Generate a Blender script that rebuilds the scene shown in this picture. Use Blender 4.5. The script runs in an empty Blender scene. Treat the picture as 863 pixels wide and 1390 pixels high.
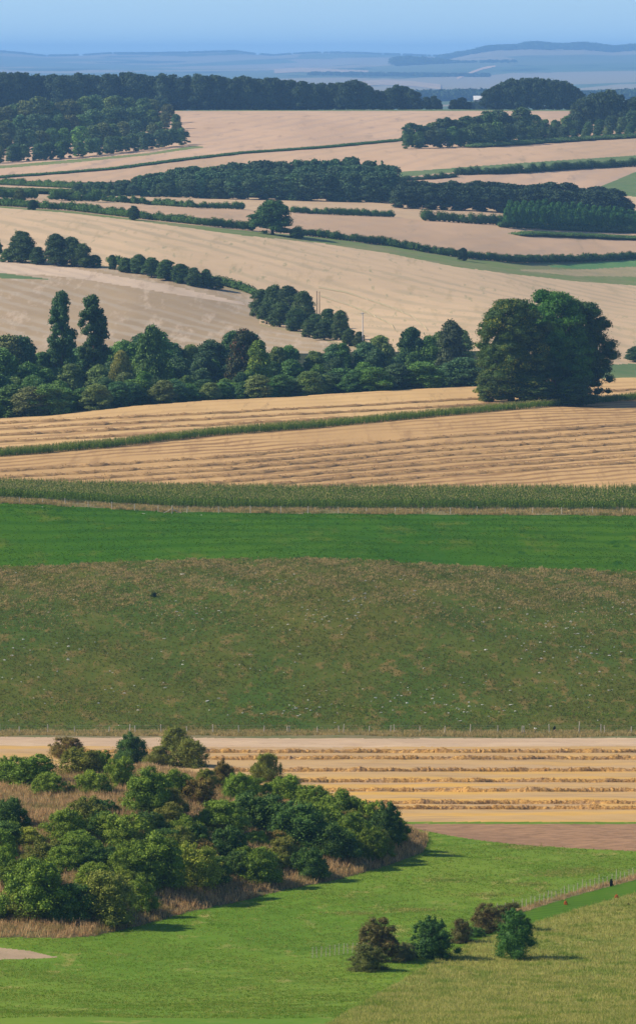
import bpy, math, random
import numpy as np
from mathutils import Vector
R = math.radians
rng = np.random.default_rng(7)
random.seed(7)
scene = bpy.context.scene
COL = scene.collection
F, CX, CY = 7190.0, 431.5, 695.0
YH = 78.0
TH = math.atan((CY - YH) / F)
CT, ST_ = math.cos(TH), math.sin(TH)

# ------------------------------------------------------------------ ray helpers
def conv(u, y):
    """photo direction -> (azimuth coordinate U, slope coordinate Y) used by the terrain"""
    u = np.asarray(u, float); y = np.asarray(y, float)
    p = (CY - y) / F
    fw = CT + p * ST_
    return CX + (u - CX) / fw, YH - F * (-ST_ + p * CT) / fw

# ------------------------------------------------------------------ terrain
def grow(start, step, g, lim):
    out = []; x = start; s = step
    while abs(x) < lim:
        s *= g; x += s; out.append(x)
    return out
core = np.arange(-70, 934, 2.0)
right = grow(core[-1], 2, 1.13, 7000); left = grow(core[0], -2, 1.13, 7000)
UC = np.array(left[::-1] + list(core) + right)
dl = [1.0]
while dl[-1] < 420: dl.append(dl[-1] * 1.12)
dl[-1] = 420.0
while dl[-1] < 43800:
    d = dl[-1]
    dl.append(d + (min(d * d / 719000 * 1.25, 4.0) if d < 4300 else min(12 + (d - 4300) * .02, 170)))
DR = np.array(dl)
NU, ND = len(UC), len(DR)

KU = np.array([-1200, -250, 0, 216, 432, 648, 863, 1115, 2100.])
def ycol(v):
    v = list(v)
    if len(v) == 1: v = v * 5
    sl0 = (v[1] - v[0]) * .5; sl1 = (v[4] - v[3]) * .5
    return np.array([v[0] - sl0, v[0] - sl0, *v, v[4] + sl1, v[4] + sl1])
def pchip(x, y, xi):
    h = np.diff(x); dlt = np.diff(y) / h
    m = np.zeros_like(y)
    s = (dlt[:-1] * dlt[1:]) > 0
    w1 = 2 * h[1:] + h[:-1]; w2 = h[1:] + 2 * h[:-1]
    with np.errstate(divide='ignore', invalid='ignore'):
        mm = (w1 + w2) / (w1 / dlt[:-1] + w2 / dlt[1:])
    m[1:-1] = np.where(s, mm, 0)
    m[0] = dlt[0]; m[-1] = dlt[-1]
    k = np.clip(np.searchsorted(x, xi) - 1, 0, len(x) - 2)
    t = (xi - x[k]) / h[k]
    return ((2*t**3 - 3*t**2 + 1) * y[k] + (t**3 - 2*t**2 + t) * h[k] * m[k]
            + (-2*t**3 + 3*t**2) * y[k+1] + (t**3 - t**2) * h[k] * m[k+1])
def lat(v): return pchip(KU, ycol(v), np.clip(UC, -1200, 2100))
def ylat(*v):
    return conv(UC * 0 + CX, lat(v))[1]
def knot(dv, yv=None, zv=None):
    d = lat(dv)
    if zv is not None: return d, lat(zv)
    return d, -(ylat(*yv) - YH) * d / F
crest_d = lat([1400, 1440, 1480, 1530, 1600])
crest_y = ylat(572, 552, 539, 526, 515)
crest_z = -(crest_y - YH) * crest_d / F
K = [knot([1.], zv=[-2.2]), knot([12.], zv=[-4.6]), knot([60.], zv=[-14.5]), knot([200.], zv=[-42.]),
     knot([430.], [1405]), knot([570.], [1303]), knot([650.], [1192]), knot([720.], [1118]),
     knot([800.], [1057]), knot([870.], [1003]), knot([900.], [991]),
     knot([980.], [868, 866, 864, 868, 870]), knot([1060.], [768, 762, 757, 765, 775]), knot([1130.], [681, 690, 694, 697, 698]),
     knot([1200.], [662]), knot([1300.], [614.5]),
     (crest_d, crest_z), (crest_d + 60, crest_z - 3.5), (crest_d + 130, crest_z - 8.),
     knot([1800.], [478, 478, 476, 474, 500]), knot([2000.], [398, 408, 432, 425, 440]),
     knot([2150.], [350, 354, 372, 394, 420]), knot([2400.], [285, 299, 322, 352, 386]),
     knot([2600.], [268, 281, 292, 306, 330]), knot([2800.], [260, 267, 272, 277, 290]),
     knot([3000.], [250, 252, 252, 246, 252]), knot([3200.], [226, 218, 210, 208, 214]),
     knot([3500.], [196, 191, 186, 184, 185]), knot([3900.], [162, 159, 156, 154, 158]),
     knot([4150.], [150, 150, 149.5, 149, 150]), knot([4500.], zv=[-56.]), knot([6000.], zv=[-75.]), knot([10500.], [150, 148, 143, 138, 136]),
     knot([17000.], [118, 118, 117, 122, 118]), knot([23000.], [104, 104, 99, 99, 96]), knot([28500.], [92, 94, 92, 78, 77]),
     knot([31500.], [90, 90, 88, 68, 67]), knot([34000.], [82, 84, 80, 76, 74]), knot([39000.], [73, 76.5, 73.5, 76, 70]), knot([44000.], zv=[-60.])]
KD = np.array([k[0] for k in K]); KZ = np.array([k[1] for k in K])
Z = np.zeros((NU, ND))
for i in range(NU): Z[i] = pchip(KD[:, i], KZ[:, i], DR)
def toe_curve():
    return conv([-400, 0, 90, 130, 190, 250, 320, 400, 480, 540, 572, 581], [1275, 1275, 1277, 1273, 1258, 1240, 1225, 1208, 1188, 1171, 1158, 1142])
tu, ty = toe_curve()
def first_d(i, y, Zc):
    yf = YH - F * Zc / DR
    m = np.minimum.accumulate(yf)
    k = np.argmax(m <= y)
    if k == 0: return DR[-1] if m[-1] > y else DR[0]
    a, b = m[k-1], m[k]
    t = (a - y) / max(a - b, 1e-9)
    return DR[k-1] + t * (DR[k] - DR[k-1])
toe_d = np.full(NU, np.nan); spur_end = np.full(NU, np.nan)
for i in range(NU):
    u = UC[i]
    if u > tu[-1]: continue
    td = first_d(i, np.interp(u, tu, ty), Z[i]); toe_d[i] = td
    hm = np.interp(u, [-400, 0, 200, 300, 400, 500, 560, 581], [10, 9.6, 9.4, 7.0, 4.8, 3.2, 1.3, 0])
    cl = np.interp(u, [-400, 0, 200, 300, 400, 500, 560, 581], [110, 108, 95, 80, 58, 38, 20, 8])
    bl = np.interp(u, [0, 300, 500, 581], [55, 45, 30, 10])
    x = DR - td
    up = np.clip(x / cl, 0, 1); dn = np.clip((x - cl) / bl, 0, 1)
    sh = np.sin(up * math.pi / 2) ** 1.05 * (1 - dn * dn * (3 - 2 * dn))
    sh = np.where(x < 0, 0, sh)
    Z[i] += hm * sh; spur_end[i] = td + cl + bl * .75
XG = (UC[:, None] - CX) / F * DR[None, :]
YG = np.broadcast_to(DR[None, :], XG.shape)
def und(x, y, s):
    return (np.sin(x/s*1.0+1.3)*np.cos(y/s*.9+.4)+.6*np.sin(x/s*2.3+y/s*1.1)+.4*np.cos(x/s*4.1-y/s*3.2+2)+.25*np.sin(x/s*9.1+y/s*6.3))
fw_ = np.clip((DR - 35000) / 3000, 0, 1) * 1.5
Z += (np.interp(UC, [-400, 0, 30, 62, 90, 120, 150, 190, 290, 320, 345, 372, 400, 432, 480, 620], [10, 9, 2, -9, -5, 0, 10, 12, 16, 17, 2, -6, 0, 4, 4, -6])[:, None] * fw_[None])
f2_ = np.clip(1 - np.abs(DR - 31000) / 3500, 0, 1) * 1.4
Z += (np.interp(UC, [480, 560, 600, 640, 665, 720, 760, 790, 830, 863], [0, -40, -36, -12, 4, 12, 6, 8, -6, 0])[:, None] * f2_[None])
near_w = np.clip((DR - 440) / 60, 0, 1)
Z += .10 * und(XG, YG, 9.0) * near_w[None] + .12 * und(XG + 40, YG, 31.0) * near_w[None]
YF = YH - F * Z / DR[None, :]
YM = np.minimum.accumulate(YF, axis=1)

def Zat(U, d):
    U = np.asarray(U, float); d = np.asarray(d, float)
    i = np.clip(np.searchsorted(UC, U) - 1, 0, NU - 2); j = np.clip(np.searchsorted(DR, d) - 1, 0, ND - 2)
    a = np.clip((U - UC[i]) / (UC[i+1] - UC[i]), 0, 1); b = np.clip((d - DR[j]) / (DR[j+1] - DR[j]), 0, 1)
    return (Z[i, j]*(1-a)*(1-b) + Z[i+1, j]*a*(1-b) + Z[i, j+1]*(1-a)*b + Z[i+1, j+1]*a*b)
def world(U, d):
    U = np.asarray(U, float); d = np.asarray(d, float)
    return np.stack([(U - CX) / F * d, d, Zat(U, d)], -1)
def dcol(i, y):
    m = YM[i]; k = int(np.argmax(m <= y))
    if k == 0: return DR[-1] if m[-1] > y else DR[0]
    t = (m[k-1] - y) / max(m[k-1] - m[k], 1e-9)
    return DR[k-1] + t * (DR[k] - DR[k-1])
def gd(u, y):
    """photo point -> (U, distance) of the ground seen there"""
    U, Y = conv(u, y)
    i = int(np.argmin(np.abs(UC - U)))
    return float(U), float(dcol(i, Y))

# ------------------------------------------------------------------ fields
FID = np.zeros((NU, ND), np.int16)
FIELDS = {}
def curve_d(curve, ext=True):
    if np.isscalar(curve): return np.full(NU, float(curve))
    if isinstance(curve, np.ndarray): return curve
    us, ys = zip(*curve); U, Y = conv(us, ys)
    out = np.full(NU, np.nan)
    for i in range(NU):
        u = UC[i]
        if not ext and (u < U[0] - 1 or u > U[-1] + 1): continue
        out[i] = dcol(i, np.interp(u, U, Y))
    return out
def band(name, mat, far, near, umin=-1e9, umax=1e9, idx=None, wob=0.0):
    k = FIELDS.setdefault((name, idx), (len(FIELDS) + 1, mat))[0]
    a = curve_d(far); b = curve_d(near)
    if wob:
        w = wob * und(UC * 3, UC * 0 + len(FIELDS) * 5, 25.0); a = a + w; b = b
    ok = (UC >= umin) & (UC <= umax)
    m = ok[:, None] & (DR[None] >= b[:, None]) & (DR[None] < a[:, None])
    FID[m] = k
HB3 = [(0,280),(100,287),(180,297),(330,313),(431,322),(520,333),(615,349),(700,357),(780,356),(863,352)]
V3 = [(0,282),(100,290),(200,302),(330,320),(431,330),(520,343),(615,362),(700,373),(780,382),(863,388)]
L1 = [(0,242),(60,238),(150,231),(250,218),(330,209),(432,202),(545,190),(863,176)]
L2 = [(0,253),(200,257),(432,262),(530,241),(620,231),(700,225),(863,212)]
HL = [(0,348),(60,354),(135,360),(200,370),(270,383),(340,397)]
S2 = [(0,620),(145,608),(290,591.5),(432,581),(573,567.5),(720,554),(863,543)]
M1 = [(0,677),(150,685),(233,690),(432,692),(863,693)]
MB = [(0,661),(216,668),(432,671),(863,671)]
G1 = [(0,684),(60,686),(150,692),(233,696),(432,698),(863,701)]
G2 = [(0,770),(60,770),(130,765),(216,762),(300,760),(432,759),(520,762),(600,768),(700,772),(863,777)]
F1 = [(0,992),(863,993)]; T1 = [(0,1001),(430,1003),(863,1002)]; T2 = [(0,1013),(430,1015),(863,1013)]
PL = [(0,1124),(560,1125),(600,1133),(640,1140),(700,1147),(780,1152),(863,1156)]
SG = [(430,1400),(520,1345),(590,1304),(640,1278),(720,1254),(790,1232),(863,1212)]
FN = [(590,1276),(655,1248),(700,1238),(780,1213),(863,1191)]
def build_fields(M):
    band('hillside', M['rough'], 425., 0.)
    band('far_downs', M['downs'], 1e9, 4165.)
    band('stubble_field', M['pale_b'], 4165., L1, idx='a')
    band('green_strip', M['green_far'], 4175., [(0,150.6),(863,150.6)], idx='w')
    band('stubble_field', M['pale_c'], L1, L2, idx='b')
    band('field_edge', M['verge_far'], [(0,225),(100,217),(200,208),(262,198),(272,199)], [(0,229),(100,221),(200,211),(262,202),(272,201)], umax=275)
    band('green_strip', M['green_far'], [(540,234),(620,228),(700,222),(863,211)], [(540,241),(620,234),(700,229),(863,222)], umin=540, idx='r')
    band('stubble_field', M['pale_b'], [(540,241),(620,234),(700,229),(863,222)], [(540,266),(863,266)], umin=540, idx='c')
    band('green_patch', M['green_far'], [(800,259),(863,233),(900,231)], [(800,260),(863,268)], umin=800)
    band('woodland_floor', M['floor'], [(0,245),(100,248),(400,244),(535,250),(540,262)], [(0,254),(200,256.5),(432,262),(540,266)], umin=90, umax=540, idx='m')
    band('stubble_field', M['pale_a'], [(0,260),(200,262),(432,266),(640,273),(863,274)], V3, idx='d')
    band('stubble_field', M['pale_c'], [(0,268),(70,272),(200,280),(330,285),(535,296),(700,306),(863,312)], V3, idx='e')
    band('verge', M['verge_far'], HB3, V3, idx='h')
    band('crop_field', M['green_crop'], [(745,361),(863,353)], [(745,363),(800,366),(863,362)], umin=745)
    band('verge', M['dry_far'], [(700,366),(800,366),(863,362)], [(700,367),(780,375),(863,376)], umin=705, idx='k')
    band('stubble_field', M['pale_big'], V3, [(0,348),(60,354),(135,360),(200,370),(270,383),(340,396),(350,440),(480,470),(520,487),(863,516)], idx='big')
    band('brown_field', M['brown'], HL + [(352,441),(400,450),(475,471),(500,480)], crest_d + 16, umax=505)
    band('field_edge', M['dry_far'], HL + [(352,440),(400,449),(475,470),(500,480)], [(0,351),(60,357),(135,363),(200,373),(270,386),(340,400),(352,443),(400,452),(475,473),(500,482)], umax=500, idx='g')
    band('brown_field', M['brown_light'], [(0,354),(100,365),(230,388),(330,412)], [(0,371),(60,374),(110,379),(230,399),(330,415)], umax=330, idx='l')
    band('green_strip', M['green_far'], [(0,371),(65,379)], [(0,378),(65,381)], umax=65, idx='g')
    band('green_strip', M['green_far'], [(800,496),(863,494)], [(800,516),(863,514)], umin=800, idx='t')
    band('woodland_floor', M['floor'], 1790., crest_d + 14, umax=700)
    band('stubble_field', M['gold_b'], crest_d + 14, S2, idx='f')
    band('stubble_field', M['gold'], S2, MB, idx='n')
    band('maize_ground', M['soil'], MB, M1)
    band('verge', M['verge_near'], M1, G1, idx='v')
    band('green_pasture', M['vivid'], G1, G2, wob=1.0)
    band('rough_pasture', M['pasture'], G2, F1, wob=1.5)
    band('verge', M['verge_near'], F1, T1, idx='w')
    band('track', M['chalk'], T1, T2, wob=.4)
    band('stubble_field', M['gold_near'], T2, [(0,1116),(863,1116)], idx='s', wob=.4)
    band('grass_edge', M['meadow'], [(0,1116),(863,1116)], [(0,1119),(863,1119)])
    band('ploughed_field', M['plough'], [(0,1119),(863,1119)], PL)
    band('meadow', M['meadow'], PL, 425.)
    band('spur_bank', M['bank'], spur_end, toe_d, umax=578)
    band('mown_strip', M['strip'], FN, SG, umin=632)
    band('verge', M['verge_near'], [(a, b - 3) for a, b in FN], [(a, b + 3) for a, b in FN], umin=655, idx='f')
    band('rough_grass', M['tan'], SG, 425., umin=430)
    band('bare_track', M['bare'], [(0,1287),(40,1291),(72,1299)], [(0,1303),(72,1301)], umax=72)

# ------------------------------------------------------------------ mesh helpers
def mesh_from(name, V, Fq, rnd=None, smooth=False):
    me = bpy.data.meshes.new(name)
    V = np.asarray(V, np.float32).reshape(-1, 3); Fq = np.asarray(Fq, np.int32)
    k = Fq.shape[1]
    me.vertices.add(len(V)); me.vertices.foreach_set('co', V.ravel())
    me.loops.add(Fq.size); me.loops.foreach_set('vertex_index', Fq.ravel())
    me.polygons.add(len(Fq)); me.polygons.foreach_set('loop_start', np.arange(0, Fq.size, k, dtype=np.int32))
    if rnd is not None:
        a = me.attributes.new('rnd', 'FLOAT', 'POINT'); a.data.foreach_set('value', np.asarray(rnd, np.float32))
    me.update(calc_edges=True)
    me.polygons.foreach_set('use_smooth', np.full(len(Fq), smooth))
    return me
def link(name, me, mat=None, parent=None, color=None):
    o = bpy.data.objects.new(name, me); COL.objects.link(o)
    if mat is not None and not me.materials: me.materials.append(mat)
    if parent is not None: o.parent = parent
    if color: o.color = (*color, 1)
    return o
def tag(o, label=None, cat=None, group=None, kind=None):
    if label: o['label'] = label
    if cat: o['category'] = cat
    if group: o['group'] = group
    if kind: o['kind'] = kind
    return o
class Geo:
    """gathers quads"""
    def __init__(s): s.V = []; s.F = []; s.r = []; s.n = 0
    def add(s, V, Fq, r=None):
        V = np.asarray(V, float).reshape(-1, 3); Fq = np.asarray(Fq)
        s.V.append(V); s.F.append(Fq + s.n); s.n += len(V)
        s.r.append(np.full(len(V), .5) if r is None else np.asarray(r))
    def mesh(s, name, smooth=False):
        return mesh_from(name, np.concatenate(s.V), np.concatenate(s.F), np.concatenate(s.r), smooth)
    def tube(s, pts, rad, n=7):
        pts = np.asarray(pts, float); rad = np.broadcast_to(rad, len(pts)); V = []
        for k, p in enumerate(pts):
            t = pts[min(k+1, len(pts)-1)] - pts[max(k-1, 0)]; t /= np.linalg.norm(t) + 1e-9
            a = np.cross(t, [0.3, 1, 0.1]); a /= np.linalg.norm(a) + 1e-9; b = np.cross(t, a)
            an = np.arange(n) * 2 * math.pi / n
            V.append(p + rad[k] * (np.cos(an)[:, None] * a + np.sin(an)[:, None] * b))
        V = np.concatenate(V); Fq = []
        for k in range(len(pts) - 1):
            for j in range(n):
                Fq.append([k*n+j, k*n+(j+1) % n, (k+1)*n+(j+1) % n, (k+1)*n+j])
        c = len(V); V = np.vstack([V, pts[-1]])
        for j in range(n): Fq.append([(len(pts)-1)*n+j, (len(pts)-1)*n+(j+1) % n, c, c])
        Fq = [f for f in Fq if f[2] != f[3]] + []
        m = len(pts) - 1
        if n % 2 == 0:
            for j in range(0, n, 2): Fq.append([m*n+j, m*n+(j+1) % n, m*n+(j+2) % n, c])
        s.add(V, Fq)
    def box(s, c, h, rz=0):
        c = np.asarray(c, float); h = np.asarray(h, float)
        v = np.array([[x, y, z] for x in (-1, 1) for y in (-1, 1) for z in (-1, 1)]) * h
        if rz:
            ca, sa = math.cos(rz), math.sin(rz); v = v @ np.array([[ca, sa, 0], [-sa, ca, 0], [0, 0, 1]])
        s.add(v + c, [[0, 1, 3, 2], [4, 6, 7, 5], [0, 4, 5, 1], [2, 3, 7, 6], [0, 2, 6, 4], [1, 5, 7, 3]])

def unit(v): return v / (np.linalg.norm(v, axis=-1, keepdims=True) + 1e-9)
def leaf_quads(P, Nrm, size, rg, asp=.62, rnd=None):
    n = len(P)
    t = unit(np.cross(Nrm, rg.normal(size=(n, 3)))); b = np.cross(Nrm, t)
    s = (size * rg.uniform(.6, 1.35, n))[:, None]
    V = np.stack([P - t*s*.5, P - b*s*asp*.5 + Nrm*s*.08, P + t*s*.5, P + b*s*asp*.5 + Nrm*s*.08], 1).reshape(-1, 3)
    Fq = np.arange(4 * n).reshape(-1, 4)
    r = np.repeat(rg.uniform(0, 1, n) if rnd is None else rnd, 4)
    return V, Fq, r
# unit core ball as quads
def ball(nu=8, nv=5):
    V = []; Fq = []
    for i in range(nv + 1):
        th = math.pi * (i + .01) / (nv + .02)
        for j in range(nu):
            a = 2*math.pi*j/nu; V.append([math.sin(th)*math.cos(a), math.sin(th)*math.sin(a), math.cos(th)])
    for i in range(nv):
        for j in range(nu): Fq.append([i*nu+j, i*nu+(j+1) % nu, (i+1)*nu+(j+1) % nu, (i+1)*nu+j])
    return np.array(V), np.array(Fq)
BV, BF = ball()
def lumps_to_geo(g, L, n, size, rg, core=.78, reject=True, low=-.55, spread=.75, jit=.09):
    L = np.asarray(L, float)            # x y z rx ry rz
    area = (L[:, 3] * L[:, 4] + L[:, 3] * L[:, 5] + L[:, 4] * L[:, 5])
    lr = rg.uniform(0, 1, len(L))
    k = rg.choice(len(L), n, p=area / area.sum())
    D = unit(rg.normal(size=(n, 3)))
    D[:, 2] = np.where(D[:, 2] < low, -D[:, 2], D[:, 2])
    rad = 1 + rg.normal(0, jit, n)
    P = L[k, :3] + D * L[k, 3:] * rad[:, None]
    if reject:
        keep = np.ones(n, bool)
        for q in range(len(L)):
            e = (((P - L[q, :3]) / L[q, 3:]) ** 2).sum(1)
            keep &= ~((e < .62) & (k != q))
        P, D, k = P[keep], D[keep], k[keep]
    Nn = unit(D / L[k, 3:] * L[k, 3:].mean(1)[:, None] + rg.normal(size=P.shape) * spread)
    r = np.clip(.55 * lr[k] + .45 * rg.uniform(0, 1, len(P)), 0, 1)
    g.add(*leaf_quads(P, Nn, size, rg, rnd=r))
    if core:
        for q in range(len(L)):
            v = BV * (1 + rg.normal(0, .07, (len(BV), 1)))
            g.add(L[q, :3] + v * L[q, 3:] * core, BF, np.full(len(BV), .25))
def bush_geo(seed, nl=26, n=15000, size=.030, H=.72, rough=1.0, lean=0.):
    rg = np.random.default_rng(seed); L = []
    for i in range(nl):
        a = rg.uniform(0, 2*math.pi); q = rg.uniform(0, 1) ** .6
        z = rg.uniform(.02, 1) ** .8
        rr = .5 * math.sqrt(max(0, 1 - (z*.93)**2.2)) * q
        r = rg.uniform(.05, .125) * (1.15 - .35 * z)
        rr = max(0, rr - r * .55)
        k_ = 1 + .14*math.sin(3*a + seed) + .08*math.sin(7*a + z*6)
        L.append([rr*k_*math.cos(a), rr*k_*math.sin(a), max(.05, z*H*(1 + .10*math.sin(2*a + seed*1.7)) - r*.8), r*1.1, r*1.1, r * rg.uniform(.7, 1.)])
    L.append([0, 0, H*.32, .34, .34, H*.38])
    for i in range(int(10 * rough)):     # shoots that stand out of the outline
        a = rg.uniform(0, 2*math.pi); z = rg.uniform(.35, 1); rr = .42 * math.sqrt(max(.02, 1 - (z*.95)**2))
        L.append([rr*math.cos(a), rr*math.sin(a), z*H - .02, rg.uniform(.025, .05), rg.uniform(.025, .05), rg.uniform(.04, .07)])
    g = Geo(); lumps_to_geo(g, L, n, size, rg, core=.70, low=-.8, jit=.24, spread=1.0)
    # loose sprigs
    return g
def tree_geo(seed, nl=34, n=9000, size=.042, cz=.60, rx=.36, rz=.40, shape='round', lr=1.):
    rg = np.random.default_rng(seed); L = []
    for i in range(nl):
        D = unit(rg.normal(size=3))
        if shape == 'round':
            r = rg.uniform(.055, .125) * lr; zz = rg.uniform(.07, 1) ** .85; a = rg.uniform(0, 2*math.pi)
            env = rx * math.sqrt(max(.0, 1 - ((zz - .44) / .60) ** 2)) * (1 + .12*math.sin(3*a + seed) + .07*math.sin(5*a + zz*9))
            q = rg.uniform(.55, 1.04) ** .7; top = cz + rz
            L.append([math.cos(a)*max(0, env - r*.8)*q, math.sin(a)*max(0, env - r*.8)*q, max(.04, zz*top - r*.6), r*1.1, r*1.1, r*rg.uniform(.6, .85)])
        elif shape == 'column':
            z = .04 + .95 * (i + .5) / nl
            prof = [.26, .34, .46, .50, .40, .44, .34, .38, .24, .07] if seed % 2 == 0 else [.34, .44, .66, .60, .46, .50, .36, .40, .34, .10]
            w = .46 * np.interp(z, np.linspace(0, 1, 10), prof) * rg.uniform(.12, 1.06); a = rg.uniform(0, 6.28); r = rg.uniform(.030, .062)
            L.append([math.cos(a)*w + .02*math.sin(z*9 + seed), math.sin(a)*w, z - r*.7, r*1.25, r*1.25, r*.75])
        else:
            z = .06 + .92 * (i + .5) / nl; w = rx * (1.02 - z) * (.85 + .3*rg.uniform()) 
            a = i * 2.4; r = max(.022, w * .55)
            L.append([math.cos(a)*w*.5, math.sin(a)*w*.5, z - r*.3, r, r, r*.8])
    if shape == 'round': L.append([0, 0, cz*.94, rx*.70, rx*.70, rz*.80])
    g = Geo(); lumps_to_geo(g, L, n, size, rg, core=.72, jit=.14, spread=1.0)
    return g
def trunk_geo(seed, h=1., r=.028, top=.62, limbs=6, n=6):
    rg = np.random.default_rng(seed); g = Geo()
    pts = [[0, 0, -.04], [.004, 0, .08], [.01, .006, .25], [.0, .012, top]]
    g.tube(pts, [r*1.5, r, r*.8, r*.3], n)
    for i in range(limbs):
        a = rg.uniform(0, 6.28); z = rg.uniform(.16, top*.85); l = rg.uniform(.15, .27)
        c, s = math.cos(a), math.sin(a)
        g.tube([[0, 0, z], [c*l*.5, s*l*.5, z + l*.45], [c*l, s*l, z + l*.95]], [r*.5, r*.33, r*.12], n)
    return g

# ------------------------------------------------------------------ materials
class NT:
    def __init__(s, name):
        s.m = bpy.data.materials.new(name); s.m.use_nodes = True; s.t = s.m.node_tree; s.t.nodes.clear()
    def n(s, ty, **kw):
        x = s.t.nodes.new('ShaderNode' + ty)
        for k, v in kw.items(): setattr(x, k, v)
        return x
    def l(s, a, b): s.t.links.new(a, b)
    def noise(s, vec, scale, detail=3., rough=.6, dist=0.):
        x = s.n('TexNoise'); x.inputs['Scale'].default_value = scale; x.inputs['Detail'].default_value = detail
        x.inputs['Roughness'].default_value = rough; x.inputs['Distortion'].default_value = dist
        s.l(vec, x.inputs['Vector']); return x.outputs['Fac']
    def ramp(s, fac, a, b):
        x = s.n('MapRange'); x.inputs['From Min'].default_value = a; x.inputs['From Max'].default_value = b
        x.interpolation_type = 'SMOOTHSTEP'; s.l(fac, x.inputs['Value']); return x.outputs['Result']
    def mix(s, f, a, b, mode='MIX'):
        x = s.n('Mix', data_type='RGBA', blend_type=mode)
        if isinstance(f, float): x.inputs[0].default_value = f
        else: s.l(f, x.inputs[0])
        for i, c in ((6, a), (7, b)):
            if isinstance(c, tuple): x.inputs[i].default_value = (*c, 1)
            else: s.l(c, x.inputs[i])
        return x.outputs[2]
    def math(s, op, a, b=0.):
        x = s.n('Math', operation=op)
        for i, c in ((0, a), (1, b)):
            if isinstance(c, (int, float)): x.inputs[i].default_value = c
            else: s.l(c, x.inputs[i])
        return x.outputs[0]
    def mapping(s, vec, rot=0., scale=(1, 1, 1)):
        x = s.n('Mapping'); x.inputs['Rotation'].default_value = (0, 0, rot); x.inputs['Scale'].default_value = scale
        s.l(vec, x.inputs['Vector']); return x.outputs['Vector']
    def pos(s): return s.n('NewGeometry').outputs['Position']
    def out(s, col, rough=.85, bump=None, bs=.5, bd=.1, spec=.04, trans=0.):
        p = s.n('BsdfPrincipled'); p.inputs['Roughness'].default_value = rough
        p.inputs['Specular IOR Level'].default_value = spec
        if isinstance(col, tuple): p.inputs['Base Color'].default_value = (*col, 1)
        else: s.l(col, p.inputs['Base Color'])
        if bump is not None:
            b = s.n('Bump'); b.inputs['Strength'].default_value = bs; b.inputs['Distance'].default_value = bd
            s.l(bump, b.inputs['Height']); s.l(b.outputs[0], p.inputs['Normal'])
        o = s.n('OutputMaterial'); sh = p.outputs[0]
        if trans:
            t = s.n('BsdfTranslucent')
            if isinstance(col, tuple): t.inputs[0].default_value = (*col, 1)
            else: s.l(col, t.inputs[0])
            mx = s.n('MixShader'); mx.inputs[0].default_value = trans
            s.l(sh, mx.inputs[1]); s.l(t.outputs[0], mx.inputs[2]); sh = mx.outputs[0]
        s.l(sh, o.inputs[0]); return s.m
def field(name, c1, c2, c3, big=.02, small=.6, rot=0., an=(1, 1, 1), t3=(.55, .7), bump=.4, rows=None, rough=.9, c4=None, an3=None):
    n = NT(name); p = n.pos(); v = n.mapping(p, rot, an)
    col = n.mix(n.ramp(n.noise(v, big, 4), .35, .65), c1, c2)
    v3 = v if an3 is None else n.mapping(p, rot, an3)
    f = n.noise(v3, small, 5, .7)
    col = n.mix(n.ramp(f, *t3), col, c3)
    if c4 is not None:
        col = n.mix(n.ramp(n.noise(v, small * 2.7 + .01, 3), .6, .72), col, c4)
    if rows:
        ang, sp, c, st = rows
        w = n.n('TexWave', wave_type='BANDS', bands_direction='X'); w.inputs['Scale'].default_value = .314 / sp
        w.inputs['Distortion'].default_value = 2.2; w.inputs['Detail'].default_value = 3; w.inputs['Detail Scale'].default_value = 2.5
        n.l(n.mapping(p, ang), w.inputs['Vector'])
        wf = n.math('MULTIPLY', n.ramp(w.outputs['Fac'], .35, .95), n.ramp(n.noise(p, .012, 2), .32, .6))
        col = n.mix(n.math('MULTIPLY', wf, st), col, c)
    return n.out(col, rough, f, bump, .15)
BOOST = 1.4
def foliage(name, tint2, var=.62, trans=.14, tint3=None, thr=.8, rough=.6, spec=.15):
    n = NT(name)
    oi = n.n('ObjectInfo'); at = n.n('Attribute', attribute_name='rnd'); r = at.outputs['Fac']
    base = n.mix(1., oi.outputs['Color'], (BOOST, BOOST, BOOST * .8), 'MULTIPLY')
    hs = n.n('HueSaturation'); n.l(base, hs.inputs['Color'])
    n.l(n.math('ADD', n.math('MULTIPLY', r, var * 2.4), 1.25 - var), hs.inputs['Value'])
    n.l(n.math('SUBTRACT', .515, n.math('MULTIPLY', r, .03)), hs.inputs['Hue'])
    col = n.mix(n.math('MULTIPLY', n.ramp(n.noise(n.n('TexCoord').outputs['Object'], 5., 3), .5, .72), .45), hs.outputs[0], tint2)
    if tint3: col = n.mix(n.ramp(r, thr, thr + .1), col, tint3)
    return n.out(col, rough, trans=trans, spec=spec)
def blades(name, c1, c2, c3, trans=.25, sc=.25):
    trans = min(.5, trans * 1.8); c1, c2, c3 = [tuple(min(.8, x * 1.22) for x in c) for c in (c1, c2, c3)]
    n = NT(name); at = n.n('Attribute', attribute_name='rnd'); r = at.outputs['Fac']
    col = n.mix(n.ramp(r, .2, .8), c1, c2)
    col = n.mix(n.ramp(n.noise(n.pos(), sc, 3), .45, .68), col, c3)
    return n.out(col, .7, trans=trans)
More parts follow.
